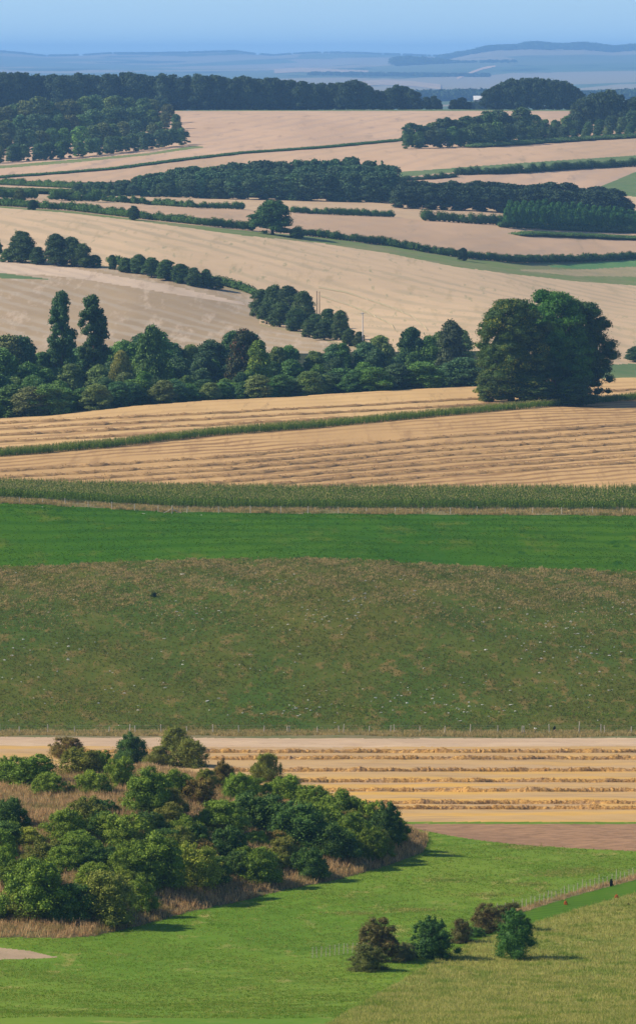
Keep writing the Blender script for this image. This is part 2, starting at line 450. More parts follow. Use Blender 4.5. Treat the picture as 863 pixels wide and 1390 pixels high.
def downs_mat():
    n = NT('downs'); p = n.pos()
    v = n.n('TexVoronoi', feature='F1'); v.inputs['Scale'].default_value = .0009; v.inputs['Randomness'].default_value = .9
    n.l(n.mapping(p, .5, (1, .45, 1)), v.inputs['Vector'])
    sp = n.n('SeparateColor'); n.l(v.outputs['Color'], sp.inputs[0])
    col = n.mix(n.ramp(sp.outputs[0], .25, .3), (.08, .12, .06), (.24, .21, .14))
    col = n.mix(n.ramp(sp.outputs[1], .7, .72), col, (.10, .13, .08))
    col = n.mix(n.ramp(n.noise(n.mapping(p, 0, (1, .3, 1)), .0012, 4), .56, .6), col, (.035, .06, .03))
    return n.out(col, .95)
M = {
 'rough': field('rough_grass_mat', (.10,.12,.04), (.16,.14,.06), (.07,.10,.03), .05, 1.2),
 'downs': downs_mat(),
 'pale_a': field('pale_stubble', (.50,.36,.215), (.43,.305,.185), (.37,.265,.17), .02, .15, 2.6, (1,.12,1), rows=(2.6, 14, (.34,.26,.18), .35)),
 'pale_b': field('rose_stubble', (.50,.34,.22), (.41,.28,.185), (.34,.24,.165), .012, .1, .22, (1,.1,1), rows=(.22, 22, (.32,.25,.2), .35)),
 'pale_c': field('tan_stubble', (.48,.325,.205), (.41,.28,.175), (.35,.25,.16), .015, .1, .3, (1,.1,1), rows=(.3, 18, (.33,.25,.18), .3)),
 'pale_big': field('dusty_stubble', (.54,.39,.24), (.45,.325,.20), (.42,.31,.18), .008, .12, 2.71, (1,.08,1), rows=(2.71, 17, (.36,.29,.18), .6), c4=(.33,.28,.16)),
 'brown': field('weathered_stubble', (.36,.265,.16), (.29,.215,.13), (.44,.335,.23), .02, .16, 2.7, (1,.1,1), t3=(.5,.66), rows=(2.7, 12, (.42,.36,.28), .4)),
 'brown_light': field('bleached_stubble', (.56,.43,.31), (.47,.36,.26), (.40,.30,.21), .02, .2, 2.7, (1,.08,1), rows=(2.7, 9, (.36,.28,.22), .4)),
 'gold_b': field('gold_stubble', (.56,.37,.17), (.50,.325,.145), (.38,.25,.12), .03, .35, .84, (1,.08,1), bump=.6, rows=(.84, 11, (.36,.215,.10), .9)),
 'gold': field('gold_stubble_cut', (.50,.315,.14), (.43,.27,.12), (.36,.22,.10), .03, .3, .80, (1,.07,1), t3=(.5,.68), bump=.7, rows=(.82, 7.4, (.25,.145,.065), .9)),
 'gold_near': field('straw_stubble', (.43,.29,.155), (.46,.30,.125), (.35,.23,.12), .09, .5, 0, (.08,1,1), t3=(.48,.66), bump=.8, rows=(math.pi/2, 13, (.56,.325,.07), .8)),
 'green_far': field('green_crop_far', (.10,.16,.06), (.13,.17,.07), (.07,.12,.05), .05, .3),
 'green_crop': field('green_crop', (.09,.20,.07), (.12,.22,.08), (.07,.16,.06), .05, .3),
 'verge_far': field('verge_far', (.14,.19,.06), (.20,.20,.09), (.10,.14,.05), .05, .25),
 'dry_far': field('dry_verge_far', (.34,.27,.15), (.28,.24,.13), (.20,.20,.09), .05, .3),
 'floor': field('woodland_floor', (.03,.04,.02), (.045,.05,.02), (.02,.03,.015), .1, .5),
 'soil': field('maize_soil', (.17,.14,.07), (.13,.13,.05), (.10,.10,.03), .1, 1.),
 'verge_near': field('verge_near', (.20,.16,.08), (.13,.14,.055), (.26,.20,.11), .15, 1.5, an=(1,.4,1)),
 'vivid': field('vivid_pasture', (.036,.110,.002), (.054,.128,.003), (.10,.135,.012), .03, .22, 0, (.5,.22,1), t3=(.52,.72), c4=(.020,.074,.002), bump=.8, rows=(1.50, 9, (.020,.078,.002), .55)),
 'pasture': field('rough_pasture', (.052,.092,.010), (.088,.098,.014), (.16,.12,.035), .035, .45, 0, (1,.3,1), t3=(.5,.66), c4=(.04,.085,.02), bump=1.),
 'chalk': field('chalk_track', (.52,.38,.245), (.44,.31,.20), (.36,.245,.155), .1, 1.2, 0, (.25,1,1), t3=(.5,.7), bump=.6),
 'plough': field('bare_earth', (.33,.195,.11), (.28,.165,.095), (.20,.12,.07), .08, 1.1, 0, (.3,1,1), t3=(.45,.62), bump=1., rows=(1.57, 3., (.24,.145,.085), .6), c4=(.38,.26,.16)),
 'meadow': field('meadow_grass', (.102,.190,.018), (.145,.215,.024), (.27,.25,.07), .05, .55, .35, (.5,.2,1), t3=(.55,.72), c4=(.065,.155,.010), bump=.9, rows=(.95, 4.5, (.075,.150,.012), .6)),
 'bank': field('bank_soil', (.17,.125,.06), (.12,.11,.045), (.08,.09,.03), .12, 1.2),
 'strip': field('mown_strip', (.060,.135,.008), (.075,.15,.010), (.11,.15,.018), .08, .6, .9, (1,.2,1), rows=(.9, 1.6, (.042,.105,.006), .7)),
 'tan': field('tan_grass', (.25,.25,.06), (.19,.22,.045), (.33,.28,.09), .08, .8, 0, (1,.4,1), bump=1.),
 'tram': field('tram_line', (.40,.33,.19), (.43,.34,.21), (.48,.36,.23), .05, .2),
 'bare': field('bare_track_mat', (.36,.26,.17), (.30,.22,.14), (.2,.2,.09), .2, 2.),
}
leafA = foliage('leaf_green', (.045, .075, .012))
leafB = foliage('leaf_olive', (.085, .075, .018), tint3=(.15, .15, .03), thr=.86)
leafR = foliage('leaf_rust', (.13, .055, .02), tint3=(.16, .07, .03), thr=.75)
leafS = foliage('leaf_speckled', (.05, .06, .012), tint3=(.26, .27, .03), thr=.74)
leafF = foliage('leaf_far', (.05, .08, .03), var=.5, trans=.12, rough=.8, spec=.05)
bark = field('bark', (.13,.10,.075), (.09,.075,.06), (.18,.15,.12), 1.5, 6., an=(1,1,.2))
wood_post = field('weathered_post', (.55,.48,.37), (.45,.39,.30), (.36,.31,.24), 1.5, 9., an=(1,1,.2))
dark_post = field('dark_post', (.12,.08,.07), (.09,.07,.06), (.16,.12,.10), 1.5, 6., an=(1,1,.2))
wire_m = NT('fence_wire').out((.35,.34,.33), .4)
stone_m = field('chalk_stone', (.62,.60,.52), (.50,.48,.42), (.42,.36,.28), .8, 5.)
straw_m = blades('straw', (.36,.21,.08), (.56,.33,.10), (.30,.19,.10), .1, .6)
straw2_m = blades('straw_mid', (.28,.17,.075), (.38,.235,.10), (.27,.165,.075), .1, .4)
maize_m = blades('maize_leaf', (.085,.155,.020), (.19,.26,.04), (.11,.18,.028), .2, .12)
tassel_m = blades('maize_tassel', (.24,.24,.07), (.36,.31,.11), (.20,.22,.06), .1, .3)
dry_m = blades('dry_grass', (.28,.17,.075), (.56,.38,.19), (.24,.19,.07), .2, .3)
dryv_m = blades('dry_verge_grass', (.24,.18,.07), (.48,.35,.15), (.13,.15,.04), .2, .5)
past_m = blades('pasture_tuft', (.040,.082,.008), (.17,.14,.036), (.080,.095,.014), .2, .18)
viv_m = blades('vivid_tuft', (.026,.092,.002), (.080,.145,.008), (.042,.108,.003), .25, .15)
mead_m = blades('meadow_tuft', (.075,.165,.012), (.25,.26,.05), (.105,.185,.016), .25, .2)
tan_m = blades('tan_tuft', (.18,.21,.038), (.42,.36,.12), (.14,.20,.028), .25, .25)

# ------------------------------------------------------------------ ground objects
build_fields(M)
for j in range(1, ND):
    z_ = FID[:, j] == 0; FID[z_, j] = FID[z_, j-1]
def build_terrain():
    # a seamless grid cut into one sheet per field
    V = np.stack([XG, YG, Z], -1).reshape(-1, 3)
    fc = FID[:-1, :-1]
    ii, jj = np.meshgrid(np.arange(NU - 1), np.arange(ND - 1), indexing='ij')
    a = (ii * ND + jj); Q = np.stack([a, a + ND, a + ND + 1, a + 1], -1)
    for (name, idx), (k, mat) in FIELDS.items():
        q = Q[fc == k]
        if not len(q): print('EMPTY FIELD', name, idx); continue
        ids, inv = np.unique(q, return_inverse=True)
        me = mesh_from(name, V[ids], inv.reshape(-1, 4), smooth=True)
        tag(link(name, me, mat), kind='structure')
build_terrain()
def fkey(name, idx=None): return FIELDS[(name, idx)][0]
def fid_at(U, d):
    i = np.clip(np.searchsorted(UC, U) - 1, 0, NU - 2); j = np.clip(np.searchsorted(DR, d) - 1, 0, ND - 2)
    return FID[i, j]
def sample(keys, n, u0, u1, d0, d1, dens=None):
    U = rng.uniform(u0, u1, n * 6); d = np.sqrt(rng.uniform(d0*d0, d1*d1, n * 6))
    ok = np.isin(fid_at(U, d), keys)
    if dens is not None: ok &= rng.uniform(0, 1, len(U)) < dens(U, d)
    U, d = U[ok][:n], d[ok][:n]
    return U, d

# ------------------------------------------------------------------ grasses (uncountable)
def tufts(name, U, d, h, w, nb, mat, lean=.25, spread=.12, rs=None):
    P = world(U, d); n = len(P); rg = rng
    P = np.repeat(P, nb, 0); N = len(P)
    P[:, :2] += rg.normal(0, spread, (N, 2))
    a = rg.uniform(0, math.pi, N); t = np.stack([np.cos(a), np.sin(a), a * 0], -1)
    hh = (h * rg.uniform(.55, 1.25, N) * np.repeat(rg.uniform(.7, 1.25, n), nb))[:, None]
    ww = w * rg.uniform(.6, 1.3, N)[:, None]
    L = np.concatenate([rg.normal(0, lean, (N, 2)), np.ones((N, 1))], 1)
    P[:, 2] -= .03
    V = np.stack([P - t*ww*.5, P + t*ww*.5, P + L*hh + t*ww*.16, P + L*hh - t*ww*.16], 1)
    r = np.repeat(np.clip(np.repeat(rg.uniform(0, 1, n), nb) * .6 + rg.uniform(0, .4, N), 0, 1), 4)
    me = mesh_from(name, V.reshape(-1, 3), np.arange(4*N).reshape(-1, 4), r)
    return link(name, me, mat)
def patch(s, lo, hi):
    def f(U, d):
        x = (U - CX) / F * d
        return np.clip((und(x, d, s) - lo) / (hi - lo), .06, 1)
    return f
G = lambda o, l, c: tag(o, l, c, kind='stuff')
U0 = []; D0 = []
for cu, cy, su in [(745,1188,26),(768,1184,24),(790,1180,18),(720,1200,16),(700,1150,20),(660,1215,22),(560,1235,26),(610,1195,18),(480,1240,22)]:
    for _ in range(420):
        a_, b_ = gd(random.gauss(cu, su), random.gauss(cy, 1.6)); U0.append(a_); D0.append(b_)
G(tufts('meadow_grass', np.array(U0), np.array(D0), .12, .10, 3, tan_m, .9), 'faint straw coloured streaks of cut grass lying on the green meadow', 'grass')
U, d = sample([fkey('spur_bank')], 42000, -120, 600, 560, 800)
G(tufts('dry_grass', U, d, .62, .075, 4, dry_m), 'tall straw coloured dry grass covering the bush dotted bank', 'grass')
U, d = sample([fkey('rough_pasture')], 60000, -110, 980, 890, 1075, patch(7., -2.2, 1.0))
G(tufts('pasture_grass', U, d, .24, .13, 3, past_m, .5), 'olive and tan tussocky grass on the rough sloping pasture', 'grass')
U, d = sample([fkey('rough_pasture')], 26000, -110, 980, 990, 1075, lambda U, d: np.clip((d - 1000) / 50, .1, 1) * patch(4., -.9, .9)(U, d))
G(tufts('pasture_grass', U, d, .30, .12, 3, dryv_m, .5), 'tan dry tussocks thickest along the top of the rough pasture', 'grass')
n_ = 9000; U = rng.uniform(-110, 980, n_); U = U[rng.uniform(0, 1, n_) < .28 * (1 + np.sin(U/37.) * np.sin(U/11.))]; n_ = len(U); lc = [(0, 962), (300, 957), (431, 958), (560, 963), (700, 968), (863, 972)]
d = np.interp(U, UC, curve_d(lc)) + rng.normal(0, 1.1, n_)
G(tufts('pasture_grass', U, d, .22, .12, 3, mead_m, .5), 'thin dark green line of grass crossing the foot of the rough pasture', 'grass')
U, d = sample([fkey('green_pasture')], 26000, -110, 980, 1050, 1150, patch(9., -2., 1.))
G(tufts('pasture_grass', U, d, .14, .22, 2, viv_m, .6), 'short vivid green grass of the smooth band below the maize', 'grass')
U, d = sample([fkey('meadow')], 60000, -60, 930, 470, 740, patch(5., -2., .6))
G(tufts('meadow_grass', U, d, .13, .075, 3, mead_m, .6), 'bright green meadow grass curling round the foot of the bank', 'grass')
U, d = sample([fkey('rough_grass')], 60000, 400, 960, 440, 680)
G(tufts('rough_grass', U, d, .30, .055, 3, tan_m, .35), 'pale tan rough grass in the bottom right corner', 'grass')
U, d = sample([fkey('verge', 'w')], 15000, -120, 990, 880, 905)
G(tufts('verge_grass', U, d, .42, .085, 4, dryv_m), 'brown and green long grass along the fence above the chalk track', 'grass')
U, d = sample([fkey('verge', 'v')], 20000, -120, 990, 1100, 1160, patch(4, -.9, .6))
G(tufts('verge_grass', U, d, .5, .10, 4, dryv_m), 'buff dry grass fringe between the maize and the green band', 'grass')
U, d = sample([fkey('verge', 'f')], 7000, 630, 1000, 590, 720)
G(tufts('fence_grass', U, d, .36, .055, 4, dry_m), 'straw coloured long grass under the near fence', 'grass')
U, d = sample([fkey('stubble_field', 's')], 26000, -120, 990, 710, 800)
dn = d < gd(431, 1104)[1]
G(tufts('stubble_grass', U[dn], d[dn], .45, .08, 4, dry_m), 'pale standing stubble and weeds at the near edge of the straw field', 'grass')

# ------------------------------------------------------------------ maize
def maize(name, U, d, label, h=2.15):
    n = len(U); P = world(U, d); g = Geo(); t = Geo(); rg = rng
    hs = h * rg.uniform(.82, 1.12, n); yaw = rg.uniform(0, 6.28, n)
    Vs = []; Rs = []
    pr = rg.uniform(0, 1, n)
    st = np.array([1., 0, 0]) * .03
    Vs.append(np.stack([P - st, P + st, P + st + np.outer(hs, [0, 0, 1]), P - st + np.outer(hs, [0, 0, 1])], 1)); Rs.append(pr * .3)
    for k in range(6):
        a = yaw + (k % 2) * math.pi + rg.normal(0, .5, n); z0 = hs * (.12 + .125 * k); l = rg.uniform(.5, .8, n)
        D = np.stack([np.cos(a), np.sin(a), a*0], -1); S = np.stack([-np.sin(a), np.cos(a), a*0], -1) * .055
        A = P + np.stack([a*0, a*0, z0], -1); B = A + D*(l*.5)[:, None] + np.stack([a*0, a*0, l*.48], -1); C = A + D*l[:, None] + np.stack([a*0, a*0, l*rg.uniform(-.15, .5, n)], -1)
        Vs.append(np.stack([A - S*.6, A + S*.6, B + S, B - S], 1)); Vs.append(np.stack([B - S, B + S, C + S*.2, C - S*.2], 1))
        rr = np.clip(pr * .5 + rg.uniform(0, .3, n) + .05*k, 0, 1); Rs += [rr, rr]
    V = np.concatenate(Vs).reshape(-1, 3)
    me = mesh_from(name, V, np.arange(len(V)).reshape(-1, 4), np.repeat(np.concatenate(Rs), 4))
    o = link(name, me, maize_m); tag(o, label, 'maize crop', kind='stuff')
    T = P + np.outer(hs, [0, 0, .96]); Vt = []
    for k in range(2):
        a = rg.uniform(0, 6.28, n); D = np.stack([np.cos(a)*.09, np.sin(a)*.09, a*0 + .30], -1); S = np.stack([-np.sin(a), np.cos(a), a*0], -1)*.035
        Vt.append(np.stack([T - S, T + S, T + S + D, T - S + D], 1))
    V = np.concatenate(Vt).reshape(-1, 3)
    me = mesh_from('tassel', V, np.arange(len(V)).reshape(-1, 4), np.repeat(np.tile(pr, 2), 4))
    link('tassel', me, tassel_m, o)
U, d = sample([fkey('maize_ground')], 22000, -130, 995, 1120, 1215)
maize('maize_crop', U, d, 'band of tall dark green maize right across above the vivid green pasture')
def belt(curve_pts, width, n, label, h=1.6, u0=-130, u1=995, far_side=True):
    us, ys = zip(*curve_pts)
    U = rng.uniform(u0, u1, n); dd = curve_d(curve_pts)
    db = np.interp(U, UC, dd) + rng.uniform(0, width, n)
    maize('maize_crop', U, db, label, h)
belt([(a, b + .3) for a, b in S2], 8., 7500, 'narrow dark green maize strip slanting between the two golden stubble fields')

# ------------------------------------------------------------------ straw windrows
def windrow(pts, w, h, mat, label, group, nstraw=10, ls=.42):
    """pts: (U,d) dense"""
    W = world(pts[:, 0], pts[:, 1]); n = len(W)
    t = unit(np.gradient(W, axis=0)); nn = np.stack([-t[:, 1], t[:, 0], t[:, 0]*0], -1)
    L = np.concatenate([[0], np.cumsum(np.linalg.norm(np.diff(W, axis=0), axis=1))])
    ph = rng.uniform(0, 9)
    hn = h * (1 + .35*np.sin(L*.9 + ph) * np.sin(L*.37) + rng.normal(0, .16, n)); wn = w * (1 + .2*np.sin(L*.6 + ph) + rng.normal(0, .06, n))
    prof = [(-.5, -.02), (-.36, .55), (-.12, 1.), (.14, .93), (.36, .5), (.5, -.02)]
    V = np.stack([W + nn*(wn*a)[:, None] + np.stack([L*0, L*0, hn*b + (rng.normal(0, .05*h, n) if b > 0 else -.03)], -1) for a, b in prof], 1)
    m = len(prof); Fq = []
    i = np.arange(n - 1)[:, None]*m + np.arange(m - 1)[None]
    Fq = np.stack([i, i + 1, i + m + 1, i + m], -1).reshape(-1, 4)
    g = Geo(); g.add(V, Fq, np.repeat(rng.uniform(.2, .7, n), m))
    k = int(n * nstraw)
    q = rng.integers(0, n, k); s = rng.uniform(-.55, .55, k)
    P = W[q] + nn[q]*(wn[q]*s)[:, None]; P[:, 2] += hn[q] * (1 - (2*s)**2*.8) + rng.uniform(-.05, .08, k)*h
    P[:, :2] += rng.normal(0, .15, (k, 2))
    g.add(*leaf_quads(P, unit(rng.normal(size=(k, 3)) + [-.3, -.5, .6]), ls, rng, asp=.3))
    o = link('straw_windrow', g.mesh('straw_windrow'), mat); tag(o, label, 'straw row', group)
def row_pts(curve, u0, u1, step_px=4., dfun=None):
    U = np.arange(u0, u1, step_px); us, ys = zip(*curve); Uc, Yc = conv(us, ys)
    d = np.array([dcol(int(np.argmin(np.abs(UC - u))), np.interp(u, Uc, Yc)) for u in U])
    if len(d) > 9: d = np.convolve(np.pad(d, 4, mode='edge'), np.ones(9)/9, 'valid')
    d = d + np.cumsum(rng.normal(0, .05, len(d))) * .6
    return np.stack([U, d], -1)
ordn = ['first', 'second', 'third', 'fourth', 'fifth', 'sixth', 'seventh', 'eighth', 'ninth', 'tenth', 'eleventh', 'twelfth', 'thirteenth', 'fourteenth']
nr = [(1021.5, 1.7), (1030, 1.6), (1047, 1.3), (1061.5, 1.5), (1074, 1.6), (1091, 1.3), (1098.5, 1.0)]
for q, (y, w) in enumerate(nr):
    w *= 1.15
    u0 = 85 if q < 2 else (300 if q == 2 else 330)
    windrow(row_pts([(0, y), (863, y)], u0, 1000, 3.), w, .42, straw_m, f'{ordn[q]} lumpy golden straw row below the chalk track, running behind the bushes', 'straw rows in the near golden field', 34, .24)
q = 0
for y0 in [575, 583, 591, 600, 609, 618, 627]:
    c = [(-140, y0 + 8), (0, y0), (290, y0 - 14), (573, y0 - 29), (863, y0 - 46), (1000, y0 - 53)]
    P_ = row_pts(c, -120, 1000, 5.)
    s2 = np.interp(P_[:, 0], UC, curve_d(S2)) + 19; cr = np.interp(P_[:, 0], UC, crest_d) - 2
    ok = (P_[:, 1] > s2) & (P_[:, 1] < cr); P_ = P_[ok]
    if len(P_) > 8:
        windrow(P_, 4.2, .42, straw2_m, f'{ordn[q]} thin dark straw row from the wood in the stubble above the slanting maize strip', 'straw rows above the slanting maize strip', 3, .6); q += 1
q = 0
for y0 in [640, 649, 657, 665, 674, 683, 692]:
    c = [(-140, y0 + 9), (0, y0), (290, y0 - 18), (573, y0 - 44), (863, y0 - 64), (1000, y0 - 74)]
    P_ = row_pts(c, -120, 1000, 5.)
    s2 = np.interp(P_[:, 0], UC, curve_d(S2)) - 12; cr = np.interp(P_[:, 0], UC, curve_d(MB)) + 12
    ok = (P_[:, 1] < s2) & (P_[:, 1] > cr); P_ = P_[ok]
    if len(P_) > 8:
        windrow(P_, 4.6, .42, straw2_m, f'{ordn[q]} brown straw row counted down from the slanting maize strip to the maize band', 'straw rows between the two maize crops', 3, .6); q += 1

# ------------------------------------------------------------------ trees and bushes
TREES = [tree_geo(100 + i, nl=64 + 6*i, n=13000, size=.036, rx=.37 - .01*i, rz=.46, cz=.52) for i in range(5)]
TREES = [g.mesh('crown') for g in TREES]
COLS = [tree_geo(200 + i, 170, 18000, .024, shape='column', rx=.15 + .03*i).mesh('crown') for i in range(2)]
CONI = [tree_geo(300 + i, 30, 5000, .05, shape='cone', rx=.27).mesh('crown') for i in range(2)]
FARS = [tree_geo(400 + i, 34, 4200, .058, rx=.38, rz=.50, cz=.48).mesh('crown') for i in range(5)]
BUSH = [bush_geo(500 + i, nl=58 + 8*(i % 3), n=19000, size=.027, H=.62 + .05*(i % 3), rough=1.6).mesh('foliage') for i in range(7)]
TRUNK = [trunk_geo(600 + i).mesh('trunk') for i in range(3)]
POLE_TRUNK = trunk_geo(610, limbs=0, top=.9).mesh('trunk')
PAL = {'G': (.086,.130,.014), 'g': (.110,.158,.018), 'D': (.042,.082,.016), 'O': (.108,.116,.020), 'Y': (.150,.175,.024), 'R': (.128,.096,.024)}
def zc(u, y, d):
    return -(float(conv(u, y)[1]) - YH) * d / F
def mpp(d): return d / F
def plant(name, mesh, U, d, w, h, mat, color, label, cat, group, unitw, unith=1., parts=True, sink=.0, yaw=None):
    p = world(U, d)
    yaw = random.uniform(0, 6.28) if yaw is None else yaw
    sc = (w/unitw, w/unitw, h/unith)
    key = mesh.name + mat.name
    me = MESHMAT.get(key)
    if me is None:
        me = mesh if not mesh.materials else mesh.copy()
        me.materials.clear(); me.materials.append(mat); MESHMAT[key] = me
    loc = (p[0], p[1], p[2] - sink)
    if parts:
        r = bpy.data.objects.new(name, None); COL.objects.link(r); r.location = loc; r.scale = sc; r.rotation_euler[2] = yaw
        r.empty_display_size = .1
        link('crown' if 'tree' in name or name in ('poplar',) else 'foliage', me, None, r, color)
        tm = POLE_TRUNK if name == 'poplar' else random.choice(TRUNK)
        if not tm.materials: tm.materials.append(bark)
        link('trunk' if 'tree' in name or name in ('poplar',) else 'stem', tm, None, r)
    else:
        r = link(name, me, None, None, color); r.location = loc; r.scale = sc; r.rotation_euler[2] = yaw
    tag(r, label, cat, group)
    return r
MESHMAT = {}
def jc(c, a=.18):
    k = 1 + random.uniform(-a, a); return tuple(max(.004, x * k * (1 + random.uniform(-a, a) * .4)) for x in c)
def wood(name, cat, label, group, us, dfun, top, meshes, mat, pal, wr, parts, unitw=.74, hj=(.84, 1.06), jd=6., hmin=5., sinkf=0.):
    ut, yt = zip(*top)
    for u in us:
        u = u + random.uniform(-.35, .35) * (us[1] - us[0])
        d = dfun(u) + random.uniform(-jd, jd)
        zt = zc(u, np.interp(u, ut, yt), d); g0 = float(Zat(u, d))
        h = max(hmin, (zt - g0) * random.uniform(*hj)); w = min(h * random.uniform(*wr), 24)
        plant(name, random.choice(meshes), u, d, w, h, mat, jc(random.choice(pal)), label, cat, group, unitw, 1., parts)
def seq(a, b, s): return list(np.arange(a, b, s))
crd = lambda u: float(np.interp(u, UC, crest_d))
# main woodland belt in the dip behind the stubble crest
top_b = [(-120,462),(0,452),(22,452),(45,470),(60,474),(150,470),(170,462),(188,452),(205,443),(222,446),(240,462),(262,458),(276,456),(300,466),(315,450),(330,446),(348,452),(368,466),(400,462),(432,474),(445,468),(475,462),(500,456),(520,453),(540,458),(560,444),(578,448),(590,452),(610,434),(628,444),(642,474),(660,462),(1000,470)]
def lowt(k): return [(u, y + k) for u, y in top_b]
LB = 'broadleaf tree in the long dark woodland belt behind the golden stubble crest'
GB = 'trees of the woodland belt behind the stubble crest'
palB = [(.056,.118,.030), (.042,.090,.032), (.075,.140,.030), (.092,.135,.040), (.044,.082,.038), (.062,.128,.026), (.100,.120,.045), (.050,.10,.045)]
wood('broadleaf_tree', 'tree', LB, GB, seq(-100, 668, 26), lambda u: crd(u) + 190, lowt(2), TREES, leafA, palB, (.62, .9), True, hj=(.88, 1.05))
wood('broadleaf_tree', 'tree', LB, GB, seq(-90, 680, 24), lambda u: crd(u) + 130, lowt(24), TREES, leafA, palB, (.62, .9), True, hj=(.74, 1.12))
wood('broadleaf_tree', 'tree', LB, GB, seq(-95, 650, 22), lambda u: crd(u) + 80, lowt(47), TREES, leafA, palB, (.7, 1.), True, hj=(.68, 1.15))
lowcurve = [(-120,545),(0,542),(100,537),(216,528),(320,522),(432,517),(540,508),(640,500),(700,500)]
wood('broadleaf_tree', 'tree', LB, GB, seq(-100, 640, 11), lambda u: crd(u) + 34, [(a, b - 4) for a, b in lowcurve], TREES, leafA, palB, (1.0, 1.8), True, hj=(.5, 1.5), jd=13)
# distinctive trees standing out of the belt
def single(name, cat, mesh, u, ytop, d, wpx, mat, color, label, unitw=.74, group=None, parts=True):
    h = zc(u, ytop, d) - float(Zat(u, d))
    return plant(name, mesh, u, d, wpx * mpp(d), h, mat, color, label, cat, group, unitw, 1., parts)
single('poplar', 'tree', COLS[0], 84, 394, 1590, 42, leafA, (.036,.078,.026), 'tall narrow poplar, left one of the pair rising above the wood', .46)
single('poplar', 'tree', COLS[1], 127, 399, 1600, 50, leafA, (.035,.070,.020), 'tall leafy poplar, right and broader one of the pair rising above the wood', .56)
single('broadleaf_tree', 'tree', TREES[0], 163, 475, 1530, 34, leafB, (.15,.15,.04), 'yellowing tree just right of the foot of the two poplars')
single('broadleaf_tree', 'tree', TREES[2], 205, 442, 1560, 48, leafA, (.055,.100,.025), 'pointed mid green tree highest in the wood right of the poplars')
single('broadleaf_tree', 'tree', TREES[1], 332, 446, 1580, 56, leafR, (.035,.045,.020), 'domed dark purplish green tree in the middle of the wood')
single('broadleaf_tree', 'tree', TREES[3], 352, 462, 1550, 46, leafB, (.085,.13,.022), 'bright yellow green tree in front of the domed purplish tree')
single('broadleaf_tree', 'tree', TREES[4], 612, 434, 1640, 48, leafA, (.045,.060,.030), 'tall greyish green tree at the right end of the wood')
single('broadleaf_tree', 'tree', TREES[0], 560, 443, 1650, 44, leafA, (.028,.062,.024), 'dark rounded tree left of the tall greyish one near the pale pole')
# the clump by the slanting maize strip
bt = [tree_geo(700, 210, 52000, .0150, .48, .37, .50, lr=.62), tree_geo(701, 210, 52000, .0150, .49, .38, .50, lr=.62), tree_geo(702, 190, 46000, .0150, .50, .37, .48, lr=.62)]
bt = [g.mesh('crown') for g in bt]
U1, D1 = gd(700, 548)
single('broadleaf_tree', 'tree', bt[0], 694, 403, D1 + 8, 108, leafS, (.036,.066,.013), 'huge dark yellow speckled tree, left in the clump beside the slanting maize strip', .74)
single('broadleaf_tree', 'tree', bt[1], 752, 392, D1 + 20, 116, leafA, (.030,.088,.012), 'huge deep green tree in the middle of the clump beside the slanting maize strip', .74)
single('broadleaf_tree', 'tree', bt[2], 790, 408, D1 + 26, 96, leafA, (.024,.056,.014), 'huge blackish green tree forming the right side of the clump beside the slanting maize strip', .74)
low = [('low yellow speckled shrub at the left foot of the big tree clump', 668, 500, 52, leafS, (.05,.08,.02)), ('low dark shrub at the right foot of the big tree clump', 780, 512, 60, leafA, (.028,.06,.016)), ('low green shrub under the middle of the big tree clump', 725, 510, 70, leafS, (.035,.065,.016))]
for lb, u, yt, w, mt, c in low:
    single('shrub', 'shrub', TREES[1], u, yt, D1 + 3, w, mt, c, lb)
single('broadleaf_tree', 'tree', TREES[2], 862, 470, 1830, 28, leafA, (.03,.065,.022), 'dark tree cut by the right edge beside the huge clump')

def hedge(name, pts, h, w, label, color, mat=leafF, d_is=False, dens=1.0, leaf=.55, cat='hedge', hvar=.25, group=None, gaps=()):
    """pts: photo points along the hedge's foot"""
    UD = []
    us, ys = zip(*pts)
    u = us[0]
    while u <= us[-1]:
        y = np.interp(u, us, ys); UD.append(gd(u, y)); u += 3.0
    W = world([a for a, b in UD], [b for a, b in UD])
    seg = np.concatenate([[0], np.cumsum(np.linalg.norm(np.diff(W, axis=0), axis=1))])
    n = max(6, int(seg[-1] / (h * .55))); L = []
    rg = rng
    for s in np.linspace(0, seg[-1], n):
        p = np.array([np.interp(s, seg, W[:, i]) for i in range(3)])
        hh = h * rg.uniform(1 - hvar, 1 + hvar); r = w * .5 * rg.uniform(.8, 1.2)
        L.append([p[0], p[1] + w*.5, p[2] + hh*.48, max(r, h*.42), r, hh*.55])
    L = np.array(L); g = Geo()
    area = seg[-1] * (h + w)
    k = int(min(90000, area / (leaf * leaf * .45) * 1.3 * dens))
    lumps_to_geo(g, L, k, leaf, rg, core=.8, reject=False, low=-.2)
    o = link(name, g.mesh(name), mat, None, color); tag(o, label, cat, group); return o
HC = (.046, .088, .026)
hedge('hedge', [(a, b) for a, b in [(-60,272),(0,279.5),(100,286.5),(180,296),(330,312),(342,313)]], 3.4, 4, 'long clipped hedge from the left edge to the round lone tree', HC)
hedge('hedge', [(405,319),(431,322),(520,333),(615,349),(700,357),(780,356),(863,352),(920,350)], 3.2, 4, 'long dark hedge from the round lone tree to the right edge', (.034,.066,.022))
hedge('hedge', [(140,273),(200,278),(260,282),(330,284.5)], 2.6, 3.5, 'low broken hedge left of the round lone tree, above the long clipped hedge', HC, hvar=.5)
hedge('hedge', [(398,289),(432,291),(480,293),(535,295)], 2.6, 3.5, 'short low hedge right of the top of the round lone tree', HC, hvar=.4)
hedge('hedge', [(70,271),(100,273),(135,274)], 4.0, 5, 'bushy short hedge near the left edge below the far maize belt', HC, hvar=.5)
